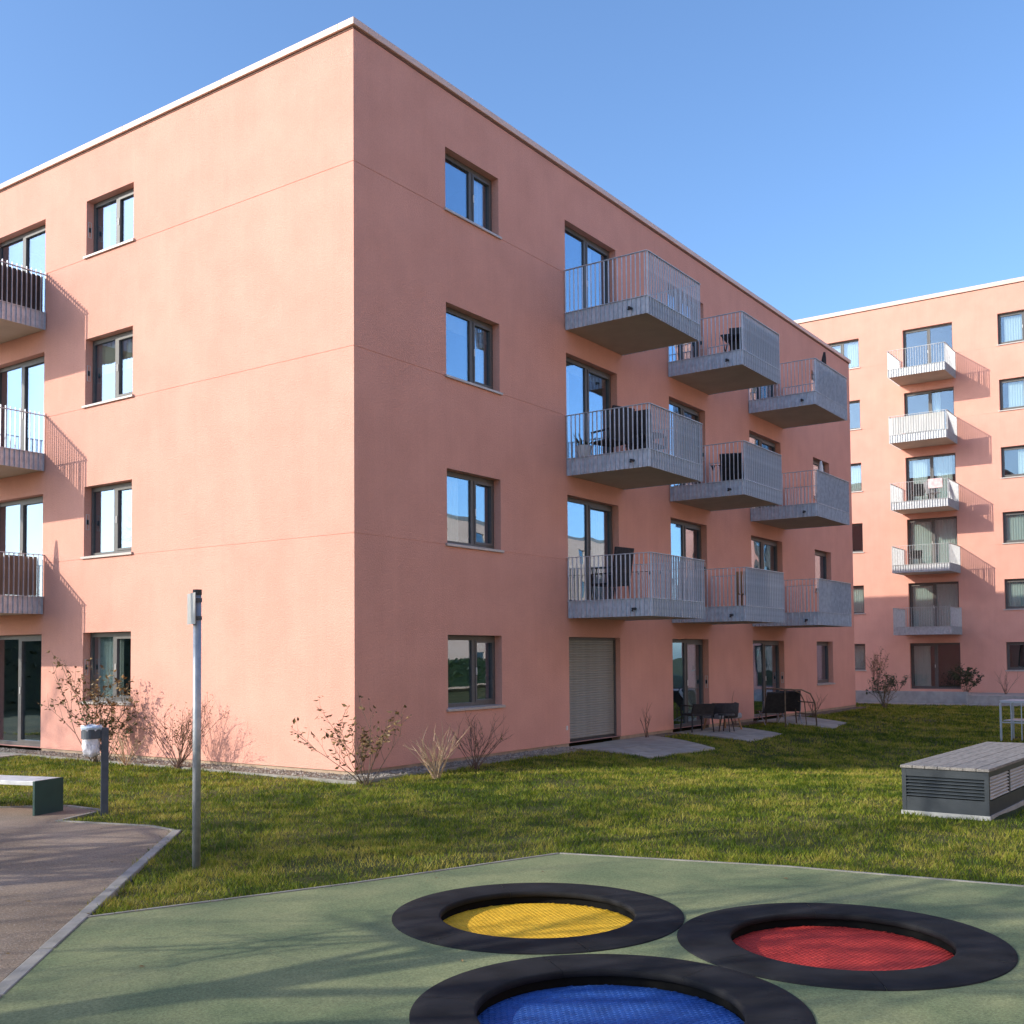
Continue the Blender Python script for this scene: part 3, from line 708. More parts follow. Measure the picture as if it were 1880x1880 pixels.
b.build('foliage', 'leaf_dark', e, False, fix=False)
chair(7.3, -.6, f1z, math.pi*.95, 'tall dark padded chair on the nearest lowest balcony', 'dark_cloth', 1.2, .62)
e = empty('clothes_rack', 'small black drying stand in the wall corner of the nearest lowest balcony', 'drying stand', (6.78, -.75, f1z))
for s_ in (-1, 1):
    MB().tube([(-.1, s_*.25, 0), (.1, s_*.25, .75)], .012, 6).build('leg', 'black', e, False); MB().tube([(.1, s_*.25, 0), (-.1, s_*.25, .75)], .012, 6).build('leg', 'black', e, False)
for k in range(4): MB().tube([(-.1+.066*k, -.3, .75), (-.1+.066*k, .3, .75)], .008, 5).build('rod', 'black', e, False)
chair(12.9, -1.3, f3z, math.pi*.6, 'black slatted chair on the topmost balcony of the second column', 'black', 1.0, .5)
e = empty('folding_table', 'dark folding table on the topmost balcony of the second column', 'table', (12.45, -1.35, f3z), .2)
MB().box(-.35, .35, -.3, .3, .70, .735).build('tabletop', 'black', e, False, bevel=.006)
for sx in (-1, 1):
    for sy in (-1, 1): MB().tube([(sx*.3, sy*.26, .70), (-sx*.3, sy*.26, 0)], .014, 6).build('leg', 'black', e, False)
parasol(18.0, -1.62, f3z, 'black closed parasol on the topmost balcony of the third column', 'dark_cloth', 1.5, (.12, -.1))
parasol(18.3, -1.45, f2z, 'white closed parasol on the middle balcony of the third column', 'white_cloth', 1.55, (.0, .05))
def lounger(x, y, z, rz, label):
    e = empty('folding_lounger', label, 'lounger', (x, y, z), rz)
    b = MB(); b.box(-.28, .28, -.7, .2, .30, .325); b.build('seat', 'dark_cloth', e, False)
    b = MB(); b.hexa([(-.28, .2, .30), (.28, .2, .30), (.28, .2, .33), (-.28, .2, .33), (-.28, .62, .86), (.28, .62, .86), (.28, .6, .89), (-.28, .6, .89)]); b.build('backrest', 'dark_cloth', e, False)
    for s_ in (-1, 1):
        MB().tube([(s_*.3, -.6, 0), (s_*.3, .1, .34), (s_*.3, .3, .62)], .014, 6).build('leg', 'pole', e, False); MB().tube([(s_*.3, .45, 0), (s_*.3, -.2, .33)], .014, 6).build('leg', 'pole', e, False)
    return e
lounger(12.75, -1.1, f2z, 1.9, 'folded out dark lounger on the middle balcony of the second column')
e = empty('wooden_chair', 'orange brown slatted wooden chair on the lowest balcony of the second column', 'chair', (12.95, -1.35, f1z), 1.7)
MB().box(-.22, .22, -.22, .22, .42, .45).build('seat', 'wood', e, False)
for k in range(5): MB().box(-.2+.09*k, -.14+.09*k, .2, .22, .45, 1.0).build('slat', 'wood', e, False)
for sx in (-1, 1):
    for sy in (-1, 1): MB().box(sx*.2-.02, sx*.2+.02, sy*.2-.02, sy*.2+.02, 0, .42).build('leg', 'wood', e, False)
def garland(P0, P1, sag, n_, label, flags=True):
    e = empty('bunting' if flags else 'light_string', label, 'bunting' if flags else 'string lights', P0)
    P0 = Vector(P0); P1 = Vector(P1); pts = [P0.lerp(P1, k/12)-Vector((0, 0, sag*4*(k/12)*(1-k/12))) for k in range(13)]
    MB().tube(pts, .006, 4).build('cord', 'black', e)
    for k in range(n_):
        t = (k+.5)/n_; c = P0.lerp(P1, t)-Vector((0, 0, sag*4*t*(1-t))); d = (P1-P0).normalized()
        if flags: MB().hexa([c-d*.06, c+d*.06, c+d*.06+Vector((.006, 0, 0)), c-d*.06+Vector((.006, 0, 0)), c-d*.01-Vector((0, 0, .13)), c+d*.01-Vector((0, 0, .13)), c+d*.01-Vector((-.006, 0, .13)), c-d*.01-Vector((-.006, 0, .13))]).build('pennant', 'dark_cloth', e)
        else: MB().lathe([(0, 0), (.02, -.02), (.025, -.05), (.0, -.08)], 8).build('bulb', 'black', e).location = c
    return e
garland((13.66, -.02, 5.77+1.22), (13.66, -1.9, 5.77+1.24), .05, 8, 'string of small dark pennants along the rail of the second column\'s middle balcony')
garland((8.9, -.03, 2.73+1.12), (8.9, -1.9, 2.73+1.15), .03, 7, 'string of dark lamps across the back of the nearest lowest balcony', False)
parasol(-1.0, 9.22, 2.9+.3, 'closed parasol behind the reed mat of the lowest left balcony', 'dark_cloth', 1.75)
chair(38.9, 1.0, 8.55+.30, 2.0, 'dark chair on the far block\'s third balcony from the top', 'black', .9, .5)
chair(38.7, .3, 8.55+.30, .6, 'dark chair beside the pink towel on the far block', 'grey_cloth', .95, .5)
chair(38.9, 1.2, 5.62+.30, 2.0, 'low dark chair on the far block\'s second balcony from the bottom', 'black', .75, .5)
b = MB(); zt = 8.55+1.25+.02
b.box(FX-2.06, FX-2.05, -.30, .32, zt-.42, zt+.0); b.box(FX-1.96, FX-1.95, -.30, .32, zt-.30, zt); b.box(FX-2.06, FX-1.95, -.30, .32, zt, zt+.01)
tag(b.build('towel', 'pink_cloth'), 'pink and white towel hung over the far block\'s balcony rail', 'towel')

# ------------------------------------------------------------------ strips, patios, terrace
b = MB(); b.prism([(-.52, 20), (-.52, -.52), (6.2, -.52), (6.35, .03), (.03, .03), (.03, 20)], -.3, .03); b.build('gravel_strip', 'gravel_bed', kind='structure')
b = MB(); 
for (x0, x1) in ((10.15, 11.15), (14.1, 16.3), (19.3, 25.8)): b.prism([(x0, .03), (x0-.05, -.35), (x1+.05, -.35), (x1, .03)], -.4, .02)
b.build('gravel_strip', 'gravel_bed', kind='structure')
b = MB(); b.box(-.560, -.525, -.560, 20, -.3, .028); b.box(-.525, 5.9, -.560, -.525, -.3, .028); b.build('strip_edging', 'concrete_light', kind='structure')
b = MB()
for k in range(2600):
    if rnd.random() < .5: x, y = rnd.uniform(-.51, .0), rnd.uniform(-.5, 11)
    else: x, y = rnd.uniform(-.5, 6.2), rnd.uniform(-.51, 0)
    s_ = rnd.uniform(.012, .035); c = Vector((x, y, .03)); a = rnd.uniform(0, 3)
    p = [c + Vector((math.cos(a+t)*s_*q, math.sin(a+t)*s_*q, 0)) for t, q in ((0, 1.2), (1.6, .8), (3.1, 1.1), (4.7, .9))]; top = c + Vector((0, 0, s_*.8))
    i = len(b.v); b.v += [tuple(v) for v in p] + [tuple(top)]; b.f += [(i, i+1, i+4), (i+1, i+2, i+4), (i+2, i+3, i+4), (i+3, i, i+4)]
b.build('gravel', 'stone', fix=False, kind='stuff')
def patio(P, zt, nx, ny):
    e = bpy.data.objects.new('patio', None); COL.objects.link(e); e['kind'] = 'structure'; e.location = (P[0][0], P[0][1], 0)
    A, B, C_, D = [Vector(p) for p in P]
    at = lambda u, v: (A*(1-u)+D*u)*(1-v) + (B*(1-u)+C_*u)*v
    for i in range(nx):
        for j in range(ny):
            g_ = .006; u0, u1, v0, v1 = i/nx+g_/3, (i+1)/nx-g_/3, j/ny+g_/3, (j+1)/ny-g_/3
            zz = zt + rnd.uniform(-.004, .004)
            MB().prism([at(u0, v0), at(u0, v1), at(u1, v1), at(u1, v0)], -.6, lambda x, y: zz - .032 + gz(x, y)).build('paver', rnd.choice(('paver', 'paver_warm')), e, bevel=.005)
patio(P1, .055, 5, 4); patio(P2, .05, 4, 4); patio(P3, .05, 4, 4)
patio([(-.6, 8.7), (-2.4, 8.4), (-2.4, 11.4), (-.6, 11.4)], .05, 4, 3)
# far terrace: low concrete wall, two lengths
e = empty('terrace_wall', 'long low concrete retaining wall at the foot of the far block', 'wall', (36.4, 0, -.6))
for k in range(6):
    y0 = 9 - k*1.75; MB().box(36.30, 36.48, y0-1.744, y0, -.7, .23).build('panel', 'concrete', e)
e = empty('terrace_wall', 'lower concrete wall length at the right, ahead of the far terrace', 'wall', (35.9, -3, -.6))
for k in range(8):
    y0 = -1.55 - k*2.0; MB().box(35.75, 35.93, y0-1.994, y0, -.7, .10).build('panel', 'concrete', e)
MB().box(35.70, 36.48, -1.62, -1.555, -.7, .16).build('end_panel', 'concrete', e)
MB().prism([(36.48, 12), (36.48, -1.4), (35.93, -1.63), (35.93, -20), (40.02, -20), (40.02, 12)], -.6, .08).build('terrace', 'paver', kind='structure')
MB().prism([(34.9, 12), (34.9, -20), (36.29, -20), (36.29, 12)], -.6, -.275).build('footpath', 'concrete_light', kind='structure')

# ------------------------------------------------------------------ trampolines
def trampoline(c, mat, label):
    e = empty('sunken_trampoline', label, 'trampoline', (c[0], c[1], 0))
    rot = rnd.uniform(0, 1)
    for k in range(6):
        a0 = rot + k*math.pi/3 + .0015; a1 = rot + (k+1)*math.pi/3 - .0015
        b = MB(); b.lathe([(1.088, -.02), (1.088, .014), (1.082, .018), (1.0, .021), (.745, .023), (.732, .021), (.726, .014), (.728, -.02), (.80, -.022)], 16, a0, a1)
        b.build('rim_segment', 'rubber', e, False, smooth=True)
    MB().lathe([(.762, -.0205), (.762, -.16)], 64).build('inner_wall', 'pit', e, False, smooth=True)
    b = MB(); b.lathe([(.765, -.10), (.80, -.45)], 48); b.poly([(.80*math.cos(2*math.pi*k/32), .80*math.sin(2*math.pi*k/32), -.45) for k in range(32)]); b.build('pit', 'pit', e, False)
    R = .748; zt = -.074
    b = MB(); b.lathe([(0, zt-.016), (R, zt-.016), (R, zt-.006), (0, zt-.006)], 64)
    mt_ = b.build('mat', mat, e, False)
    b = MB(); px_, py_ = .044, .030; ang = rnd.uniform(-.3, .3); ca, sa = math.cos(ang), math.sin(ang)
    for j in range(-26, 27):
        for i in range(-19, 20):
            x = (i + (.5 if j % 2 else 0))*px_; y = j*py_
            if math.hypot(x, y) > R-.018: continue
            w, h_ = .0208, .0136
            dz = .0012*mnoise.noise(Vector((x*5, y*5, c[0])))
            pts = []
            for (ww, hh, zz) in ((w, h_, zt-.005), (w*.90, h_*.86, zt-.001+dz)):
                for sx, sy in ((-1, -1), (1, -1), (1, 1), (-1, 1)):
                    X, Y = x+sx*ww, y+sy*hh; pts.append((X*ca-Y*sa, X*sa+Y*ca, zz))
            i0 = len(b.v); b.v += pts
            b.f += [(i0+4, i0+5, i0+6, i0+7)] + [(i0+q, i0+(q+1) % 4, i0+4+(q+1) % 4, i0+4+q) for q in range(4)]
    b.build('mat_link', mat, mt_, False, fix=False, kind='stuff')
    b = MB()
    for k in range(30):
        a = 2*math.pi*k/30; b.tube([(R*.99*math.cos(a), R*.99*math.sin(a), zt-.01), (.78*math.cos(a), .78*math.sin(a), zt-.03)], .006, 5)
    b.build('spring', 'pole', e, False, kind='stuff')
for c, k in TR:
    trampoline(c, 'mat_'+k, {'yellow': 'round ground level trampoline with yellow mat and black rubber rim', 'red': 'round ground level trampoline with red mat and black rubber rim', 'blue': 'round ground level trampoline with blue mat, nearest, cut by the lower edge'}[k])

# ------------------------------------------------------------------ street furniture
e = empty('sign_post', 'tall galvanised post with a small sign seen edge on', 'sign post', (-6.19, -3.83, 0))
MB().tube([(0, 0, -.2), (0, 0, 2.57)], .038, 20).build('pole', 'pole', e, False, smooth=True)
MB().lathe([(0, 2.60), (.042, 2.60), (.042, 2.55), (0, 2.55)], 20).build('cap', 'black', e, False)
sg = bpy.data.objects.new  # sign board turned almost along the view
ang = 1.13; dx, dy = math.cos(ang), math.sin(ang); nx_, ny_ = -dy, dx
def sp(u, n_, z): return (dx*u + nx_*n_, dy*u + ny_*n_, z)
MB().hexa([sp(-.16, .052, 2.27), sp(.16, .052, 2.27), sp(.16, .058, 2.27), sp(-.16, .058, 2.27), sp(-.16, .052, 2.565), sp(.16, .052, 2.565), sp(.16, .058, 2.565), sp(-.16, .058, 2.565)]).build('sign_board', 'sign_back', e, False)
for zc in (2.33, 2.50):
    MB().lathe([(.039, zc-.018), (.045, zc-.018), (.045, zc+.018), (.039, zc+.018)], 20).build('clamp', 'bin_grey', e, False)
e = empty('litter_bin', 'slate grey bin post holding a white plastic bag beside the path', 'litter bin', (-4.68, -.16, 0), math.atan2(.17, -.26))
MB().box(-.045, .045, -.03, .03, -.1, 1.085).build('post', 'bin_grey', e, False, bevel=.006)
b = MB(); b.lathe([(.112, .955), (.119, .955), (.119, 1.085), (.112, 1.085)], 24, 0, 2*math.pi, (.16, 0)); b.build('bag_ring', 'bin_grey', e, False)
b = MB(); prof = []
n_ = 22
zs = [1.115, 1.088, 1.0, .93, .86, .80, .745, .74]
for q, z in enumerate(zs):
    for j in range(n_):
        a = 2*math.pi*j/n_; rr = (.100 if q > 1 else .125) + (.014*math.sin(5*a+q) + .008*math.sin(9*a-q*2) if q > 2 else .004*math.sin(7*a))
        if q == len(zs)-1: rr *= .25
        if q == len(zs)-2: rr *= .9
        b.v.append((.16+rr*math.cos(a), rr*math.sin(a), z + (.015*math.sin(3*a) if q in (0, 6) else 0)))
for q in range(len(zs)-1):
    for j in range(n_): b.f.append((q*n_+j, q*n_+(j+1) % n_, (q+1)*n_+(j+1) % n_, (q+1)*n_+j))
bo = b.build('bag', 'bag', e, False, smooth=True)
b = MB(); b.lathe([(.123, 1.07), (.135, 1.09), (.126, 1.115), (.108, 1.10)], 20, .4, 5.2, (.16, 0)); b.build('bag_rim', 'bag_blue', e, False, smooth=True)

e = empty('bench', 'bench with a pale slab seat on dark green end panels, cut by the left edge', 'bench', (-5.0, .53, 0), math.atan2(.13, .47))
MB().box(-.245, .245, -.0, .035, 0, .432).build('end_panel', 'bench_green', e, False, bevel=.004)
MB().box(-.245, .245, 1.97, 2.0, 0, .432).build('end_panel', 'bench_green', e, False, bevel=.004)
MB().box(-.24, .24, .037, 1.968, .375, .43).build('seat', 'bench_top', e, False, bevel=.006)

# ventilation box on the lawn
e = empty('ventilation_box', 'low grey louvred ventilation box with a weathered deck lid on the lawn', 'vent box', (.72, -8.43, 0), math.atan2(-.04, 1))
LX, LYW, HB = 4.1, 1.0, .60
b = MB(); t = .05; zb = .02
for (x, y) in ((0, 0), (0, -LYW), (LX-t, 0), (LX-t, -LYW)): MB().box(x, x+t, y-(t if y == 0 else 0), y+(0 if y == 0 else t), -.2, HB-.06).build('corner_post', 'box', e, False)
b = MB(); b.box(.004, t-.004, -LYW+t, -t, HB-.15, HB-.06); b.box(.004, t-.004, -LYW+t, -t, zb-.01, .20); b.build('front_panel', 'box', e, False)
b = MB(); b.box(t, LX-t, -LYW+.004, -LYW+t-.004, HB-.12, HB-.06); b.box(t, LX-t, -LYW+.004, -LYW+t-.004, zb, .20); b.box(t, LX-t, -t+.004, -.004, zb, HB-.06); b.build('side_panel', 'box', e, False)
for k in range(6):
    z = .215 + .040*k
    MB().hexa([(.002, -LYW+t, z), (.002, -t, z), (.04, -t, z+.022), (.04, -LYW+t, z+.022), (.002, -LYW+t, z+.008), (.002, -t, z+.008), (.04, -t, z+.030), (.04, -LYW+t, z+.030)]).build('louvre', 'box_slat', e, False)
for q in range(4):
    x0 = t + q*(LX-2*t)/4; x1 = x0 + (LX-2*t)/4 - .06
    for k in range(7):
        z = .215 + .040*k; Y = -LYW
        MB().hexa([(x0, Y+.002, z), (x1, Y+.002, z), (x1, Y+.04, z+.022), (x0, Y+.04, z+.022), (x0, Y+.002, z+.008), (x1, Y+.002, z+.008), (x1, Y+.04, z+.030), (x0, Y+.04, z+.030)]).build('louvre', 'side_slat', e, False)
    if q: MB().box(x0-.06, x0, -LYW+.003, -LYW+.04, .20, HB-.12).build('mullion', 'black', e, False)
MB().box(.055, LX-.055, -LYW+.056, -.056, -.1, HB-.13).build('inner_shaft', 'pit', e, False)
n_ = 7; w_ = (LYW+.03)/n_
for k in range(n_):
    MB().box(-.015, LX+.015, -LYW-.015+k*w_+.003, -LYW-.015+(k+1)*w_-.003, HB-.055, HB-.02+rnd.uniform(-.002, .002)).build('deck_board', 'deck', e, False, bevel=.004)
MB().box(-.012, LX+.012, -LYW-.012, .012, -.4, zb+.012).build('footing', 'concrete', e, False)

# pale metal rack at the right edge
RX, RY = 16.6, -6.55; RZ = gz(RX, RY)
e = empty('metal_rack', 'pale blue metal frame rack standing on the lawn at the right edge', 'metal rack', (RX, RY, RZ), math.radians(-8))
for x in (0, .9):
    for y in (0, -1.0, -2.0): MB().box(x-.022, x+.022, y-.022, y+.022, -.1, .95).build('post', 'rack', e, False)
MB().box(-.02, .02, -2.0, 0, .96, .99).build('top_rail', 'rack', e, False)
for x in (0, .9): MB().box(x-.015, x+.015, -1.978, -.022, .45, .48).build('rail', 'rack', e, False)
for k in range(8):
    if k % 4: MB().box(-.010, .010, -.25*k-.010, -.25*k+.010, .02, .96).build('bar', 'rack', e, False)
for k in range(7): MB().box(.01+.13*k, .125+.13*k, -2.03, .03, .992, 1.015).build('top_board', 'rack', e, False, bevel=.003)
MB().box(.03, .87, -1.95, -.05, .50, .52).build('shelf', 'rack', e, False)
MB().box(.88, .90, -1.95, -.27, .06, .44).build('mesh_panel', 'box_slat', e, False)

# garden furniture by the ground floor doors
chair(11.72, -.48, .03, math.pi*.8, 'dark padded garden chair in front of the middle ground floor door', 'dark_cloth', .70, .60, name='garden_chair')
e = empty('garden_sofa', 'grey garden seat with a rounded dark back and brown legs on the patio', 'garden seat', (12.75, -.70, .03), 2.7)
MB().box(-.38, .38, -.33, .33, .28, .42).build('cushion', 'grey_cloth', e, False, bevel=.04)
b = MB(); b.lathe([(.36, .30), (.40, .32), (.42, .66), (.36, .68), (.33, .42)], 16, .15, math.pi-.15); b.build('backrest', 'dark_cloth', e, False, smooth=True)
for sx in (-1, 1):
    for sy in (-1, 1): MB().tube([(sx*.30, sy*.26, .30), (sx*.36, sy*.31, 0)], .02, 6).build('leg', 'wood', e, False)
e = empty('garden_stool', 'small black stool beside the dark garden chair', 'stool', (12.05, -1.12, .03))
MB().lathe([(0, .44), (.2, .44), (.21, .40), (0, .39)], 16).build('seat', 'black', e, False)
for k in range(4): a = .8+k*1.571; MB().tube([(.12*math.cos(a), .12*math.sin(a), .40), (.2*math.cos(a), .2*math.sin(a), 0)], .015, 6).build('leg', 'black', e, False)
lounger(15.35, -1.0, .03, 2.2, 'dark folding lounger leaning back by the right ground floor door')
lounger(16.35, -1.1, .03, 2.0, 'second dark folding lounger, close beside the arched frame')
e = empty('arched_frame', 'dark metal arched trellis frame beside the folding loungers', 'trellis', (15.6, -2.15, .0), math.radians(52))
for x in (0, 1.0):
    pts = [(x, .0, 0), (x, .05, .62), (x, .18, .86), (x, .45, .97), (x, .95, .98)]
    MB().tube(pts, .02, 7).build('arch_tube', 'twig_brown', e, False, smooth=True)
for (y, z) in ((.03, .30), (.05, .62), (.95, .98)): MB().tube([(0, y, z), (1.0, y, z)], .016, 6).build('cross_tube', 'twig_brown', e, False)
MB().tube([(.5, 0, 0), (.5, .05, .62), (.5, .18, .86), (.5, .45, .97), (.5, .95, .98)], .016, 6).build('arch_tube', 'twig_brown', e, False)
for x in (0, 1.0): MB().tube([(x, .95, .98), (x, .95, 0)], .02, 7).build('leg', 'twig_brown', e, False)

# ------------------------------------------------------------------ plants
def shrub(loc, label, h, spread, stems, twig, leaf=None, nleaf=0, lsize=.05, seed=1, cat='shrub', curve=.4, branch=3, name='shrub', lean=(0, 0), r0=.010):
    rs = random.Random(seed); e = empty(name, label, cat, loc)
    b = MB(); tips = []
    def grow(p, d, L, r, depth):
        pts = [p]; n_ = 4
        for k in range(n_):
            d = (d + Vector((rs.uniform(-1, 1), rs.uniform(-1, 1), rs.uniform(-.3, .6)))*curve*.3).normalized()
            p = p + d*L/n_; pts.append(p)
            if depth > 0 and k >= 1:
                for _ in range(rs.choice((0, 1, 1)) if branch < 3 else rs.choice((1, 1, 2))):
                    dd = (d + Vector((rs.uniform(-1, 1), rs.uniform(-1, 1), rs.uniform(-.2, .7)))*.75).normalized()
                    grow(p, dd, L*rs.uniform(.35, .55), r*.6, depth-1)
            if k >= 1: tips.append((p.copy(), d.copy()))
        b.tube(pts, [r*(1-.7*k/n_) for k in range(n_+1)], 4, cap=False)
    for s_ in range(stems):
        a = rs.uniform(0, 6.283); t = rs.uniform(.15, 1)*spread/2
        d = Vector((math.cos(a)*t+lean[0], math.sin(a)*t+lean[1], h*rs.uniform(.6, 1))); 
        grow(Vector((rs.uniform(-.06, .06), rs.uniform(-.06, .06), 0)), d.normalized(), d.length*.9, r0, 2 if branch >= 3 else 1)
    b.build('twigs', twig, e, False, fix=False, kind='stuff')
    if leaf and nleaf:
        lb = MB()
        for _ in range(nleaf):
            p, d = rs.choice(tips); p = p + Vector((rs.gauss(0, .02), rs.gauss(0, .02), rs.gauss(0, .02)))
            ax = Vector((rs.uniform(-1, 1), rs.uniform(-1, 1), rs.uniform(-.7, .5))).normalized(); s2 = ax.cross(Vector((rs.uniform(-1, 1), rs.uniform(-1, 1), 1))).normalized()
            L = lsize*rs.uniform(.6, 1.4); w = L*.28; up_ = ax.cross(s2)*L*.12
            lb.v += [tuple(p), tuple(p+ax*L*.5+s2*w+up_), tuple(p+ax*L), tuple(p+ax*L*.5-s2*w+up_)]; i = len(lb.v)-4; lb.f += [(i, i+1, i+2), (i, i+2, i+3)]
        lb.build('foliage', leaf, e, False, fix=False, kind='stuff')
    return e
shrub((-.62, 6.15, .0), 'tall leafy olive brown shrub under the left ground floor window', 1.45, 1.55, 12, 'twig_brown', 'leaf_brown', 620, .08, 3)
e_ = shrub((-.5, 5.9, .0), 'low dense green bush at the foot of the tall shrub', .75, 1.0, 10, 'twig_brown', 'leaf_green', 420, .08, 4)
shrub((-.55, 3.75, .0), 'bare red twigged shrub against the sunlit wall', 0.85, 1.5, 22, 'twig_red', 'leaf_brown', 260, .05, 5, r0=.009)
shrub((-.75, 5.0, .0), 'tuft of dry reddish stems between the two wall shrubs', .55, .9, 16, 'twig_straw', 'leaf_brown', 50, .05, 6, branch=2)
shrub((-.62, -.80, .0), 'sparse shrub with brown leaves at the corner of the building', 0.85, 1.5, 11, 'twig_brown', 'leaf_brown', 330, .08, 17, r0=.008)
shrub((.55, -1.25, .0), 'straw coloured tuft of bare stems right of the corner shrub', .70, 1.0, 26, 'twig_straw', None, 0, .05, 8, branch=2)
shrub((2.1, -.85, .0), 'bare pinkish shrub below the right ground floor window', .68, 1.1, 16, 'twig_red', 'leaf_brown', 26, .05, 9, r0=.008)
shrub((9.55, -.25, .02), 'few thin bare shoots right of the roller shutter', .75, .6, 6, 'twig_red', None, 0, .05, 10, branch=2)
shrub((14.6, -.25, .02), 'few thin bare shoots between the two right ground floor doors', .7, .5, 5, 'twig_red', None, 0, .05, 11, branch=2)
shrub((18.9, -.9, 0), 'low straggling twigs behind the arched frame', .6, .9, 8, 'twig_brown', None, 0, .05, 12, branch=2)
shrub((25.9, -1.0, -.05), 'small tuft of twigs past the far corner of the near block', .9, .9, 10, 'twig_brown', 'leaf_brown', 80, .06, 13)
shrub((33.6, 1.3, gz(33.6, 1.3)), 'dark spiky young plant in front of the low concrete wall', .95, 1.7, 12, 'leaf_dark', 'leaf_dark', 130, .13, 14)
shrub((38.6, 3.0, .08), 'reddish bare climber left of the far block\'s terrace door', 1.6, 1.1, 14, 'twig_red', 'leaf_brown', 200, .09, 15)
shrub((38.3, 2.0, .08), 'low dark plants in front of the far block\'s terrace door', .7, 1.3, 10, 'leaf_dark', 'leaf_dark', 260, .11, 25)
shrub((38.4, -1.0, .08), 'round dark green bush right of the far block\'s terrace door', 0.95, 1.2, 14, 'twig_brown', 'leaf_dark', 750, .12, 16)
shrub((38.6, -2.6, .08), 'thin bare twigs on the far terrace under the right windows', 1.0, 1.1, 9, 'twig_red', None, 0, .05, 18, branch=2)
shrub((37.0, 5.0, .1), 'brown leafed shrub on the terrace by the hidden corner of the far block', 1.3, 1.3, 12, 'twig_brown', 'leaf_brown', 260, .1, 19)

# bare trees to the left, outside the picture: their shade falls across lawn and court, and the windows mirror them
def bare_tree(loc, h, seed, label, spread=1.0):
    rs = random.Random(seed); e = empty('bare_tree', label, 'tree', loc); tb = MB(); cb = MB()
    def limb(p, d, L, r, depth, mb):
        pts = [p]; n_ = 5; rr = [r]
        for k in range(n_):
            d = (d + Vector((rs.uniform(-1, 1), rs.uniform(-1, 1), rs.uniform(-.2, .35)))*.16).normalized(); p = p + d*L/n_; pts.append(p); rr.append(r*(1-.62*(k+1)/n_))
            if depth > 0 and (k >= 1 or depth < 4):
                for _ in range(rs.choice((1, 1, 2))):
                    a = rs.uniform(0, 6.283); side = d.cross(Vector((math.cos(a), math.sin(a), .3))).normalized()
                    limb(p, (d*.6 + side*.75*spread).normalized(), L*rs.uniform(.45, .62), rr[-1]*.72, depth-1, cb)
        mb.tube(pts, rr, 5 if r > .02 else 3, cap=False)
    limb(Vector((0, 0, -.1)), Vector((0, 0, 1)), h*.72, h*.021, 4, tb)
    tb.build('trunk', 'bark', e, False, fix=False, smooth=True); cb.build('crown', 'bark', e, False, fix=False, kind='stuff')
    return e
TREES = [((-15.6, -2.7, 0), 8.5, 24, 'bare tree beside the court'), ((-13.6, 1.3, 0), 8.0, 22, 'bare tree in the path, left of the bench'),
         ((-19.8, 1.0, 0), 10.5, 21, 'tall bare tree left of the court'), ((-16.8, 5.6, 0), 9.0, 23, 'bare tree behind the path'),
         ((-18.0, -4.6, 0), 9.0, 28, 'bare tree beyond the left end of the kerb'), ((-17.0, 24.0, 0), 10.5, 26, 'bare tree mirrored in the left windows')]
for t in TREES: bare_tree(*t)
def hedge(x0, x1, y0, y1, h, label, seed):
    rs = random.Random(seed); e = empty('hedge', label, 'hedge', ((x0+x1)/2, (y0+y1)/2, 0)); b = MB()
    for _ in range(int(250*max(x1-x0, y1-y0))):
        p = Vector((rs.uniform(x0, x1), rs.uniform(y0, y1), h*rs.random()**.7)); s_ = rs.uniform(.08, .16)
        a = Vector((rs.uniform(-1, 1), rs.uniform(-1, 1), rs.uniform(-1, 1))).normalized()*s_; c = a.cross(Vector((rs.uniform(-1, 1), rs.uniform(-1, 1), rs.uniform(-1, 1)))).normalized()*s_*.6
        b.quad(p-a, p+c, p+a, p-c)
    b.build('foliage', 'leaf_dark', e, fix=False, kind='stuff')
    MB().box(x0+.15, x1-.15, y0+.2, y1-.2, 0, h*.93).build('inner_growth', 'leaf_dark', e)
hedge(40, 66, -33.5, -31.5, 1.7, 'evergreen hedge in front of the low white block, right of the picture', 31)
hedge(-22, -8, 27, 29.5, 3.2, 'tall evergreen hedge facing the left windows', 32)

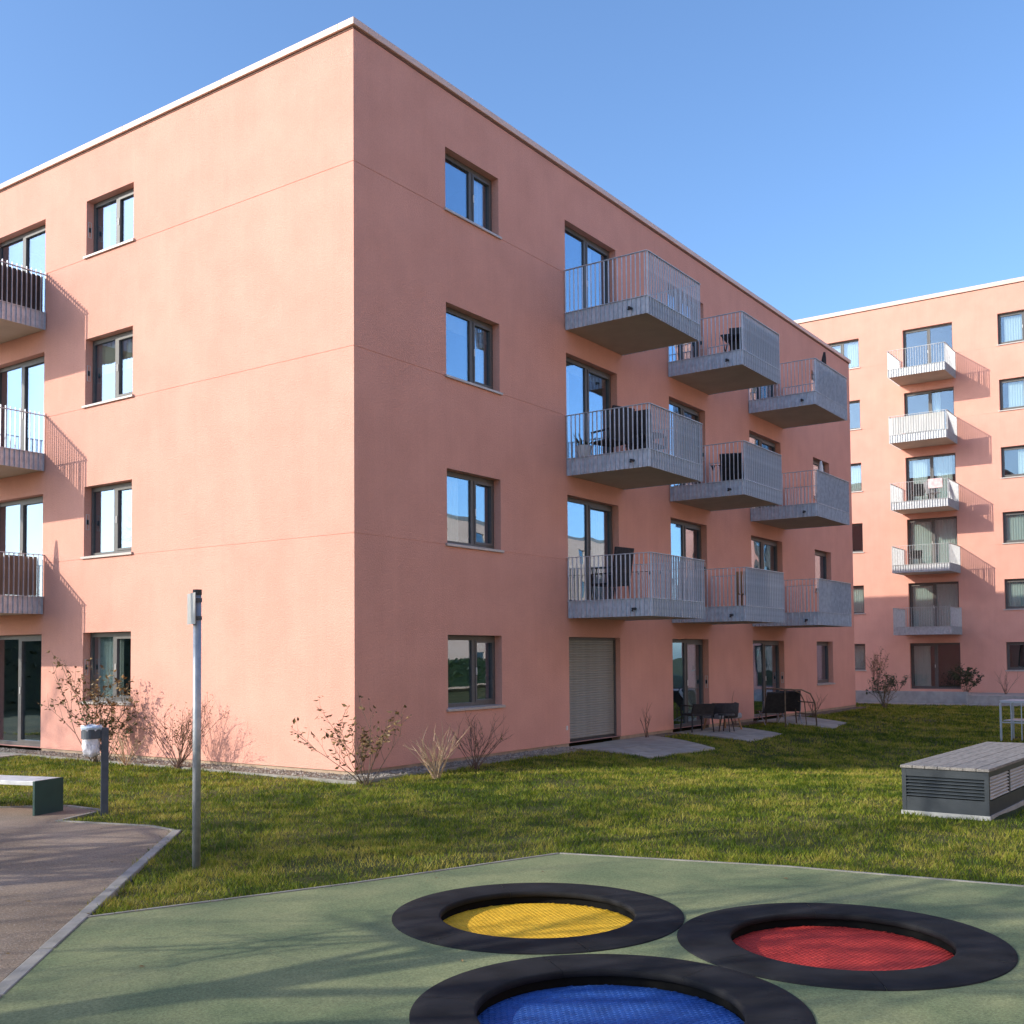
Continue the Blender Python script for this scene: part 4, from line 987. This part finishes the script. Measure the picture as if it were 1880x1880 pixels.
# ------------------------------------------------------------------ grass
rng = np.random.default_rng(5)
def grass_field(N, name, dmin, dmax, hgt, wid, power, half=.60):
    th = rng.uniform(-half, half, N*3); u = rng.random(N*3)
    e1 = 2-power; d = (dmin**e1 + u*(dmax**e1 - dmin**e1))**(1/e1)
    f0 = math.atan2(FWD2.y, FWD2.x)
    x = CAM.x + d*np.cos(f0+th); y = CAM.y + d*np.sin(f0+th)
    keep = np.ones(len(x), bool)
    def pip(P):
        c = np.zeros(len(x), bool); k = len(P)
        for i in range(k):
            x0, y0 = P[i]; x1, y1 = P[i-1]
            with np.errstate(divide='ignore', invalid='ignore'):
                c ^= ((y0 > y) != (y1 > y)) & (x < (x1-x0)*(y-y0)/(y1-y0+1e-12)+x0)
        return c
    court_g = [(px_ + (.03 if px_ > -6 else 0), py_) for px_, py_ in COURT]
    for P in (court_g, PATH, P1, P2, P3): keep &= ~pip(P)
    keep &= ~((x > -.535) & (y > -.535) & (x < MX+.1)); keep &= ~((x > .70) & (x < 4.85) & (y > -9.6) & (y < -8.4))
    kd = (KERB1-KERB0).normalized(); al = (x-KERB0.x)*kd.x + (y-KERB0.y)*kd.y; pe_ = (x-KERB0.x)*kd.y - (y-KERB0.y)*kd.x
    keep &= ~((np.abs(pe_) < np.where(al < 16.3, .14, .045)) & (al < (KERB1-KERB0).length))
    keep &= x < 34.9
    keep &= ~((x < -.55) & (x > -2.4) & (y > 8.5))
    # thin, worn spots along the court edge and scattered
    nz_ = np.array([mnoise.noise(Vector((a*.8, b_*.8, 3.1))) for a, b_ in zip(x[::1], y[::1])])
    keep &= (rng.random(len(x)) < np.clip(.80 + .9*nz_, .25, 1))
    x, y, d, nz_ = x[keep][:N], y[keep][:N], d[keep][:N], nz_[keep][:N]
    z = np.array([gz(a, b_) for a, b_ in zip(x, y)]) + np.array([(.026*mnoise.noise(Vector((a*.9, b_*.9, 0)))+.016*mnoise.noise(Vector((a*2.3, b_*2.3, 5.)))) for a, b_ in zip(x, y)]) - .014
    n_ = len(x); tuft = np.array([mnoise.noise(Vector((a*3.2, b_*3.2, 9.))) for a, b_ in zip(x, y)])
    h = hgt*(.55+rng.random(n_)*.8)*(1+.75*tuft)*(1+.012*d); w = wid*(.7+.6*rng.random(n_))*np.maximum(1, d/11)
    a = rng.uniform(0, 2*np.pi, n_); la = rng.uniform(0, 2*np.pi, n_); lean = h*rng.uniform(.2, 1.1, n_)
    V = np.zeros((n_, 3, 3), np.float32)
    V[:, 0, 0] = x - np.cos(a)*w/2; V[:, 0, 1] = y - np.sin(a)*w/2; V[:, 0, 2] = z
    V[:, 1, 0] = x + np.cos(a)*w/2; V[:, 1, 1] = y + np.sin(a)*w/2; V[:, 1, 2] = z
    V[:, 2, 0] = x + np.cos(la)*lean; V[:, 2, 1] = y + np.sin(la)*lean; V[:, 2, 2] = z + h
    me = bpy.data.meshes.new(name); me.vertices.add(n_*3); me.vertices.foreach_set('co', V.ravel())
    me.loops.add(n_*3); me.loops.foreach_set('vertex_index', np.arange(n_*3, dtype=np.int32))
    me.polygons.add(n_); me.polygons.foreach_set('loop_start', np.arange(0, n_*3, 3, dtype=np.int32))
    try: me.polygons.foreach_set('loop_total', np.full(n_, 3, np.int32))
    except Exception: pass
    me.update(calc_edges=True); me.materials.append(M['grass'])
    o = bpy.data.objects.new(name, me); COL.objects.link(o); o['kind'] = 'stuff'; o['label'] = 'short mown grass of the lawn'; o['category'] = 'grass'
    return o
grass_field(330000, 'grass', 5.5, 50, .040, .0085, 1.35)
# dry leaves scattered on lawn and court
b = MB()
for k in range(260):
    x, y = rnd.uniform(-9, 8), rnd.uniform(-11, 6)
    if (x > -.6 and y > -.6) : continue
    if any(math.hypot(x-c[0], y-c[1]) < 1.15 for c, _ in TR): continue
    inside = inpoly(x, y, COURT)
    if inside and rnd.random() < .6: continue
    z = (.014 if inside else gz(x, y)+.03); s_ = rnd.uniform(.012, .03); a = rnd.uniform(0, 6.28)
    b.quad((x+s_*math.cos(a), y+s_*math.sin(a), z), (x+.5*s_*math.cos(a+1.6), y+.5*s_*math.sin(a+1.6), z+.008), (x-s_*math.cos(a), y-s_*math.sin(a), z+.004), (x+.5*s_*math.cos(a-1.6), y+.5*s_*math.sin(a-1.6), z+.002))
o = b.build('fallen_leaf', 'leaf_brown', fix=False, kind='stuff'); o['label'] = 'dry leaves scattered over lawn and court'; o['category'] = 'leaves'

# repeats of one kind share a group
GROUPS = {'sunken_trampoline': 'trampolines let into the play surface', 'shrub': 'shrubs along the walls', 'bare_tree': 'bare trees left of the court',
          'privacy_screen': 'privacy screens behind balcony railings', 'balcony_chair': 'chairs on the balconies', 'closed_parasol': 'closed parasols on the balconies',
          'folding_lounger': 'folding loungers', 'apartment_building': 'rendered apartment blocks round the court', 'hedge': 'evergreen hedges', 'terrace_wall': 'low concrete walls at the far terrace'}
for o in list(COL.objects):
    k = o.name.split('.')[0]
    if o.parent is None and k in GROUPS and o.get('label') and not o.get('group'): o['group'] = GROUPS[k]
